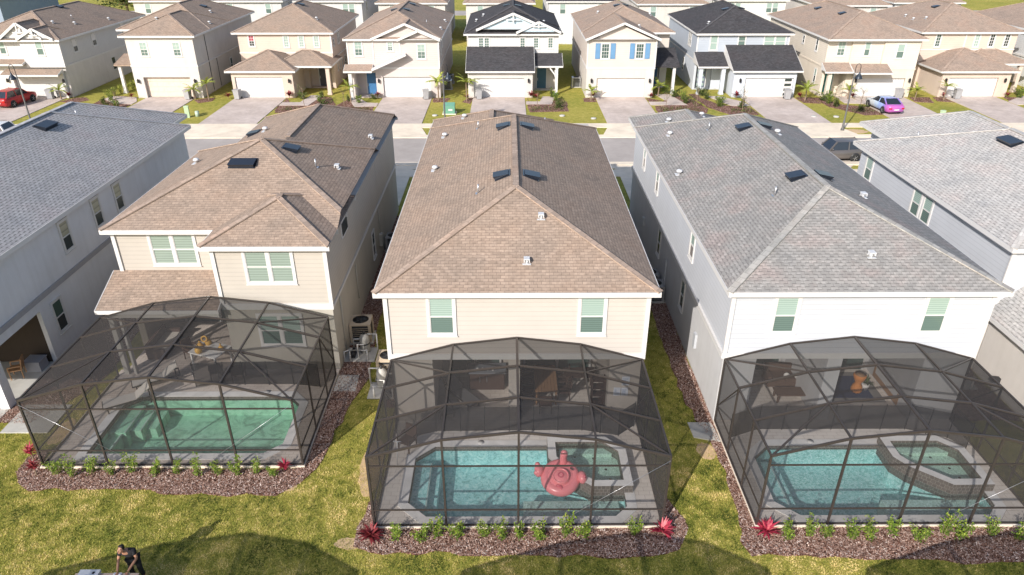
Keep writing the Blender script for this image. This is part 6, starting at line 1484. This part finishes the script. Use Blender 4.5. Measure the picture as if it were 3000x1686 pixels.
# body: pelvis, spine, neck, arms, legs (facing -y, leaning forward); local origin at the feet
V_ = [(0, .10, .92), (0, .06, 1.10), (0, -.02, 1.27), (0, -.09, 1.38), (-.02, -.16, 1.47), (-.03, -.19, 1.53),
      (-.19, -.08, 1.38), (-.245, -.18, 1.17), (-.22, -.40, .985), (-.20, -.47, .955),
      (.19, -.06, 1.37), (.275, -.14, 1.15), (.13, -.40, .99), (.10, -.47, .955),
      (-.11, .10, .88), (-.13, .04, .48), (-.14, .10, .08), (-.14, -.06, .045), (.11, .10, .88), (.14, .05, .48), (.15, .12, .08), (.15, -.04, .045)]
E_ = [(0, 1), (1, 2), (2, 3), (3, 4), (4, 5), (3, 6), (6, 7), (7, 8), (8, 9), (3, 10), (10, 11), (11, 12), (12, 13), (0, 14), (14, 15), (15, 16), (16, 17), (0, 18), (18, 19), (19, 20), (20, 21)]
R_ = [(.15, .11), (.13, .095), (.15, .105), (.13, .09), .055, .055, .062, .046, .036, .026, .062, .046, .036, .026, .085, .06, .042, .035, .085, .06, .042, .035]
skin_body('body', V_, E_, R_, skin, pr)
# shirt and trousers: slightly larger shells
skin_body('shirt', [V_[0], V_[1], V_[2], V_[3], (-.01, -.125, 1.425), V_[6], tuple(Vector(V_[6]).lerp(Vector(V_[7]), .62)), V_[10], tuple(Vector(V_[10]).lerp(Vector(V_[11]), .62))], [(0, 1), (1, 2), (2, 3), (3, 4), (3, 5), (5, 6), (3, 7), (7, 8)],
          [(.19, .14), (.18, .13), (.205, .14), (.18, .12), (.085, .08), .095, .088, .095, .088], cloth, pr)
skin_body('trousers', [V_[0], V_[14], V_[15], tuple(Vector(V_[15]).lerp(Vector(V_[16]), .85)), V_[18], V_[19], tuple(Vector(V_[19]).lerp(Vector(V_[20]), .85))], [(0, 1), (1, 2), (2, 3), (0, 4), (4, 5), (5, 6)], [(.165, .125), .105, .078, .066, .105, .078, .066], pants, pr)
# head: tilted up towards the camera and to its left
hd = Matrix.Translation((-.045, -.235, 1.62)) @ Matrix.Rotation(R(-32), 4, 'X') @ Matrix.Rotation(R(12), 4, 'Y') @ Matrix.Rotation(R(-8), 4, 'Z')
def hp(v): return tuple(hd @ Vector(v))
m = M(); vs = []; fs = []; n, k_ = 20, 14
for i in range(k_+1):
    ph = math.pi*i/k_
    for j in range(n):
        a = 2*math.pi*j/n; x, y, z = .078*math.sin(ph)*math.cos(a), .098*math.sin(ph)*math.sin(a), .12*math.cos(ph)
        if z < 0: x *= 1-.35*(-z/.12)**1.3; y = y*(1-.2*(-z/.12)) - .008*(-z/.12)
        if y < -.05 and abs(x) < .05: y = -.05+(y+.05)*.75
        vs.append(hp((x, y, z)))
for i in range(k_):
    for j in range(n): fs.append((i*n+j, (i+1)*n+j, (i+1)*n+(j+1) % n, i*n+(j+1) % n))
m.mesh_faces(vs, fs); m.build('head', skin, pr, org=(0, 0, 0))
def hm_(name, mat, items):
    m = M()
    for c, r in items: m.ell(hp(c), r, 12, 8, rot=hd.to_3x3())
    return m.build(name, mat, pr, org=(0, 0, 0))
hm_('nose', skin, [((0, -.094, -.015), (.012, .016, .026))]); hm_('ear', skin, [((-.078, .01, -.01), (.01, .022, .032))]); hm_('ear', skin, [((.078, .01, -.01), (.01, .022, .032))])
hm_('mouth', plain('lips', (.30, .10, .09), .5), [((0, -.082, -.06), (.024, .008, .008))])
hm_('eye', black_m, [((-.032, -.083, .018), (.013, .006, .007))]); hm_('eye', black_m, [((.032, -.083, .018), (.013, .006, .007))])
hm_('brow', hair_m, [((-.033, -.085, .038), (.02, .006, .005)), ((.033, -.085, .038), (.02, .006, .005))])
hm_('hair', hair_m, [((0, .022, .05), (.084, .092, .09)), ((0, .05, .0), (.08, .075, .09)), ((-.03, -.03, .105), (.05, .05, .04)), ((.03, -.03, .11), (.05, .05, .04)), ((0, .02, .125), (.055, .06, .035))])
def hand(x, y, z, s):
    vs = [(x, y, z), (x, y-.05, z-.005)]; es = [(0, 1)]; rd = [.024, (.034, .016)]
    for q, (dx, L_) in enumerate(((-.027, .062), (-.009, .072), (.009, .068), (.026, .052))):
        b = len(vs); vs += [(x+dx, y-.075, z-.004), (x+dx*1.15, y-.075-L_*.5, z-.006), (x+dx*1.2, y-.075-L_*.85, z-.028)]; es += [(1, b), (b, b+1), (b+1, b+2)]; rd += [.0095, .0085, .007]
    b = len(vs); vs += [(x-s*.04, y-.03, z-.004), (x-s*.062, y-.062, z-.014)]; es += [(0, b), (b, b+1)]; rd += [.011, .008]
    return skin_body('hand', vs, es, rd, skin, pr, 1)
hand(-.20, -.475, .945, -1); hand(.10, -.475, .945, 1)
# table, case, board and the controller on it
tb = thing('folding_table', 'pale folding table at the bottom left edge in front of the person', 'table', (-12.05, 14.35, 0))
m = M(); m.box(-.95, .95, -.4, .5, .86, .9); m.build('tabletop', plain('table_pale', (.55, .43, .33), .6), tb)
for sx in (-1, 1):
    for sy in (-.35, .45): m = M(); m.bar((sx*.8, sy, 0), (sx*.8, sy, .86), .04); m.build('leg', vent_mtl, tb)
cs = thing('equipment_case', 'white box with a round black hole on the left end of the table', 'case', (-12.55, 14.62, .9)); m = M(); m.box(-.3, .3, -.28, .28, 0, .10); m.build('shell', plain('case_white', (.62, .63, .64), .4), cs)
m = M(); m.lathe([(.045, .101), (.045, .105)], (.14, .16, 0), 16); m.build('hole', black_m, cs); m = M(); m.poly([(-.22, -.28, .102), (.05, -.28, .102), (.0, .1, .102), (-.18, .05, .102)]); m.build('grey_panel', plain('case_grey', (.35, .37, .43), .5), cs)  # flat grey quad laid on the case top
m = M(); m.box(-.12, .12, -.05, .06, 0, .035); m.ell((-.08, 0, .04), (.02, .02, .02), 8, 6); m.ell((.08, 0, .04), (.02, .02, .02), 8, 6); o = m.build('remote_controller', plain('ctl_white', (.7, .7, .7), .4)); o.location = (-11.72, 14.78, .9); tag(o, 'small pale remote controller under the hands of the person', 'controller')

# ------------------------------------------------------------------ grass blades and wood chips near the camera
def in_poly(px, py, poly):
    ins = np.zeros(len(px), bool); n = len(poly)
    for i in range(n):
        x0, y0 = poly[i]; x1, y1 = poly[(i+1) % n]
        c = ((y0 > py) != (y1 > py)); xi = (x1-x0)*(py-y0)/((y1-y0) if y1 != y0 else 1e-9)+x0; ins ^= c & (px < xi)
    return ins
def scatter_mesh(name, P3, D, Lh, Wd, tint, mat, flat=False):
    n = len(P3); up = np.array([0, 0, 1.0])
    S = np.cross(D, up); S /= np.linalg.norm(S, axis=1, keepdims=True)+1e-9
    if flat:
        a = P3-D*Lh[:, None]/2; b = P3+D*Lh[:, None]/2; s = S*Wd[:, None]/2
        vs = np.stack([a-s, b-s, b+s, a+s], 1).reshape(-1, 3); k = 4
    else:
        s = S*Wd[:, None]/2; vs = np.stack([P3-s, P3+s, P3+D*Lh[:, None]], 1).reshape(-1, 3); k = 3
    me = bpy.data.meshes.new(name); me.vertices.add(len(vs)); me.vertices.foreach_set('co', vs.astype(np.float32).ravel())
    me.loops.add(n*k); me.loops.foreach_set('vertex_index', np.arange(n*k, dtype=np.int32)); me.polygons.add(n)
    me.polygons.foreach_set('loop_start', np.arange(0, n*k, k, dtype=np.int32)); me.polygons.foreach_set('loop_total', np.full(n, k, np.int32))
    at = me.attributes.new('tint', 'FLOAT', 'FACE'); at.data.foreach_set('value', tint.astype(np.float32))
    me.update(calc_edges=True); me.materials.append(mat); o = bpy.data.objects.new(name, me); C.objects.link(o); return o
rs = np.random.default_rng(5)
ARE = [(-20.5, 20.5, 13.4, 20.4, 1100), (-26, -17.4, 20.4, 26, 600), (-7.7, -4.5, 20.4, 45, 600), (5.1, 8.4, 17.3, 46, 600), (18.0, 20.5, 17.3, 24, 300)]
ps = []
for x0, x1, y0, y1, dn in ARE:
    n = int((x1-x0)*(y1-y0)*dn); ps.append(np.stack([rs.uniform(x0, x1, n), rs.uniform(y0, y1, n)], 1))
ps = np.concatenate(ps); keep = np.ones(len(ps), bool)
for bd in near_beds: keep &= ~in_poly(ps[:, 0], ps[:, 1], bd)
for x0, x1, y0, y1 in ((-17.5, -7.6, 20.3, 30), (-4.65, 5.25, 17.3, 46), (8.25, 18.05, 17.3, 46), (-21.5, -20.7, 20, 46), (-7.62, -6.65, 25.1, 26.3), (7.25, 8.3, 21.7, 22.9)): keep &= ~((ps[:, 0] > x0) & (ps[:, 0] < x1) & (ps[:, 1] > y0) & (ps[:, 1] < y1))
keep &= (ps[:, 0]**2 < (ps[:, 1]*.80+8)**2); ps = ps[keep]; n = len(ps)
D = rs.normal(size=(n, 3))*[.8, .8, .25]+[0, 0, .75]; D /= np.linalg.norm(D, axis=1, keepdims=True)
def vnoise(x, y, s, seed):
    g = np.random.default_rng(seed).random((256, 256)); x, y = x/s+100, y/s+100; xi, yi = np.floor(x).astype(int), np.floor(y).astype(int); fx, fy = x-xi, y-yi; fx, fy = fx*fx*(3-2*fx), fy*fy*(3-2*fy)
    a, b, c, d = g[xi % 256, yi % 256], g[(xi+1) % 256, yi % 256], g[xi % 256, (yi+1) % 256], g[(xi+1) % 256, (yi+1) % 256]; return (a*(1-fx)+b*fx)*(1-fy)+(c*(1-fx)+d*fx)*fy-.5
pat = .5+.55*vnoise(ps[:, 0], ps[:, 1], 2.6, 1)+.6*vnoise(ps[:, 0], ps[:, 1], .75, 2)+.7*vnoise(ps[:, 0], ps[:, 1], .22, 3)
pat0 = .5+.22*np.sin(ps[:, 0]*1.7+1.3*np.sin(ps[:, 1]*1.1))*np.sin(ps[:, 1]*2.3+ps[:, 0]*.6)+.12*np.sin(ps[:, 0]*5.1+ps[:, 1]*3.3)
go = scatter_mesh('grass', np.concatenate([ps, np.zeros((n, 1))], 1), D, rs.uniform(.03, .085, n), rs.uniform(.014, .034, n), np.clip(pat+rs.normal(0, .16, n), 0, 1), blade_m)
tag(go, 'short yellow-green lawn grass round the enclosures', 'grass', kind='stuff')
cps = []
for bd in near_beds[:5]:
    bx = [p[0] for p in bd]; by = [p[1] for p in bd]; dn = 900
    n = int((max(bx)-min(bx))*(min(max(by), 34)-min(by))*dn); n = min(n, 160000)
    q = np.stack([rs.uniform(min(bx), max(bx), n), rs.uniform(min(by), min(max(by), 34), n)], 1); cps.append(q[in_poly(q[:, 0], q[:, 1], bd)])
cps = np.concatenate(cps); n = len(cps)
D = rs.normal(size=(n, 3))*[1, 1, .28]; D /= np.linalg.norm(D, axis=1, keepdims=True)
co = scatter_mesh('wood_chips', np.concatenate([cps, rs.uniform(.025, .06, (n, 1))], 1), D, rs.uniform(.03, .09, n), rs.uniform(.012, .03, n), np.clip(rs.beta(1.6, 2.2, n), 0, 1), chip_m, True)
tag(co, 'reddish brown and pale wood chips covering the mulch beds', 'wood chips', kind='stuff')
settle_labels()
for o in [o for o in C.objects if '_org' in o]: del o['_org']
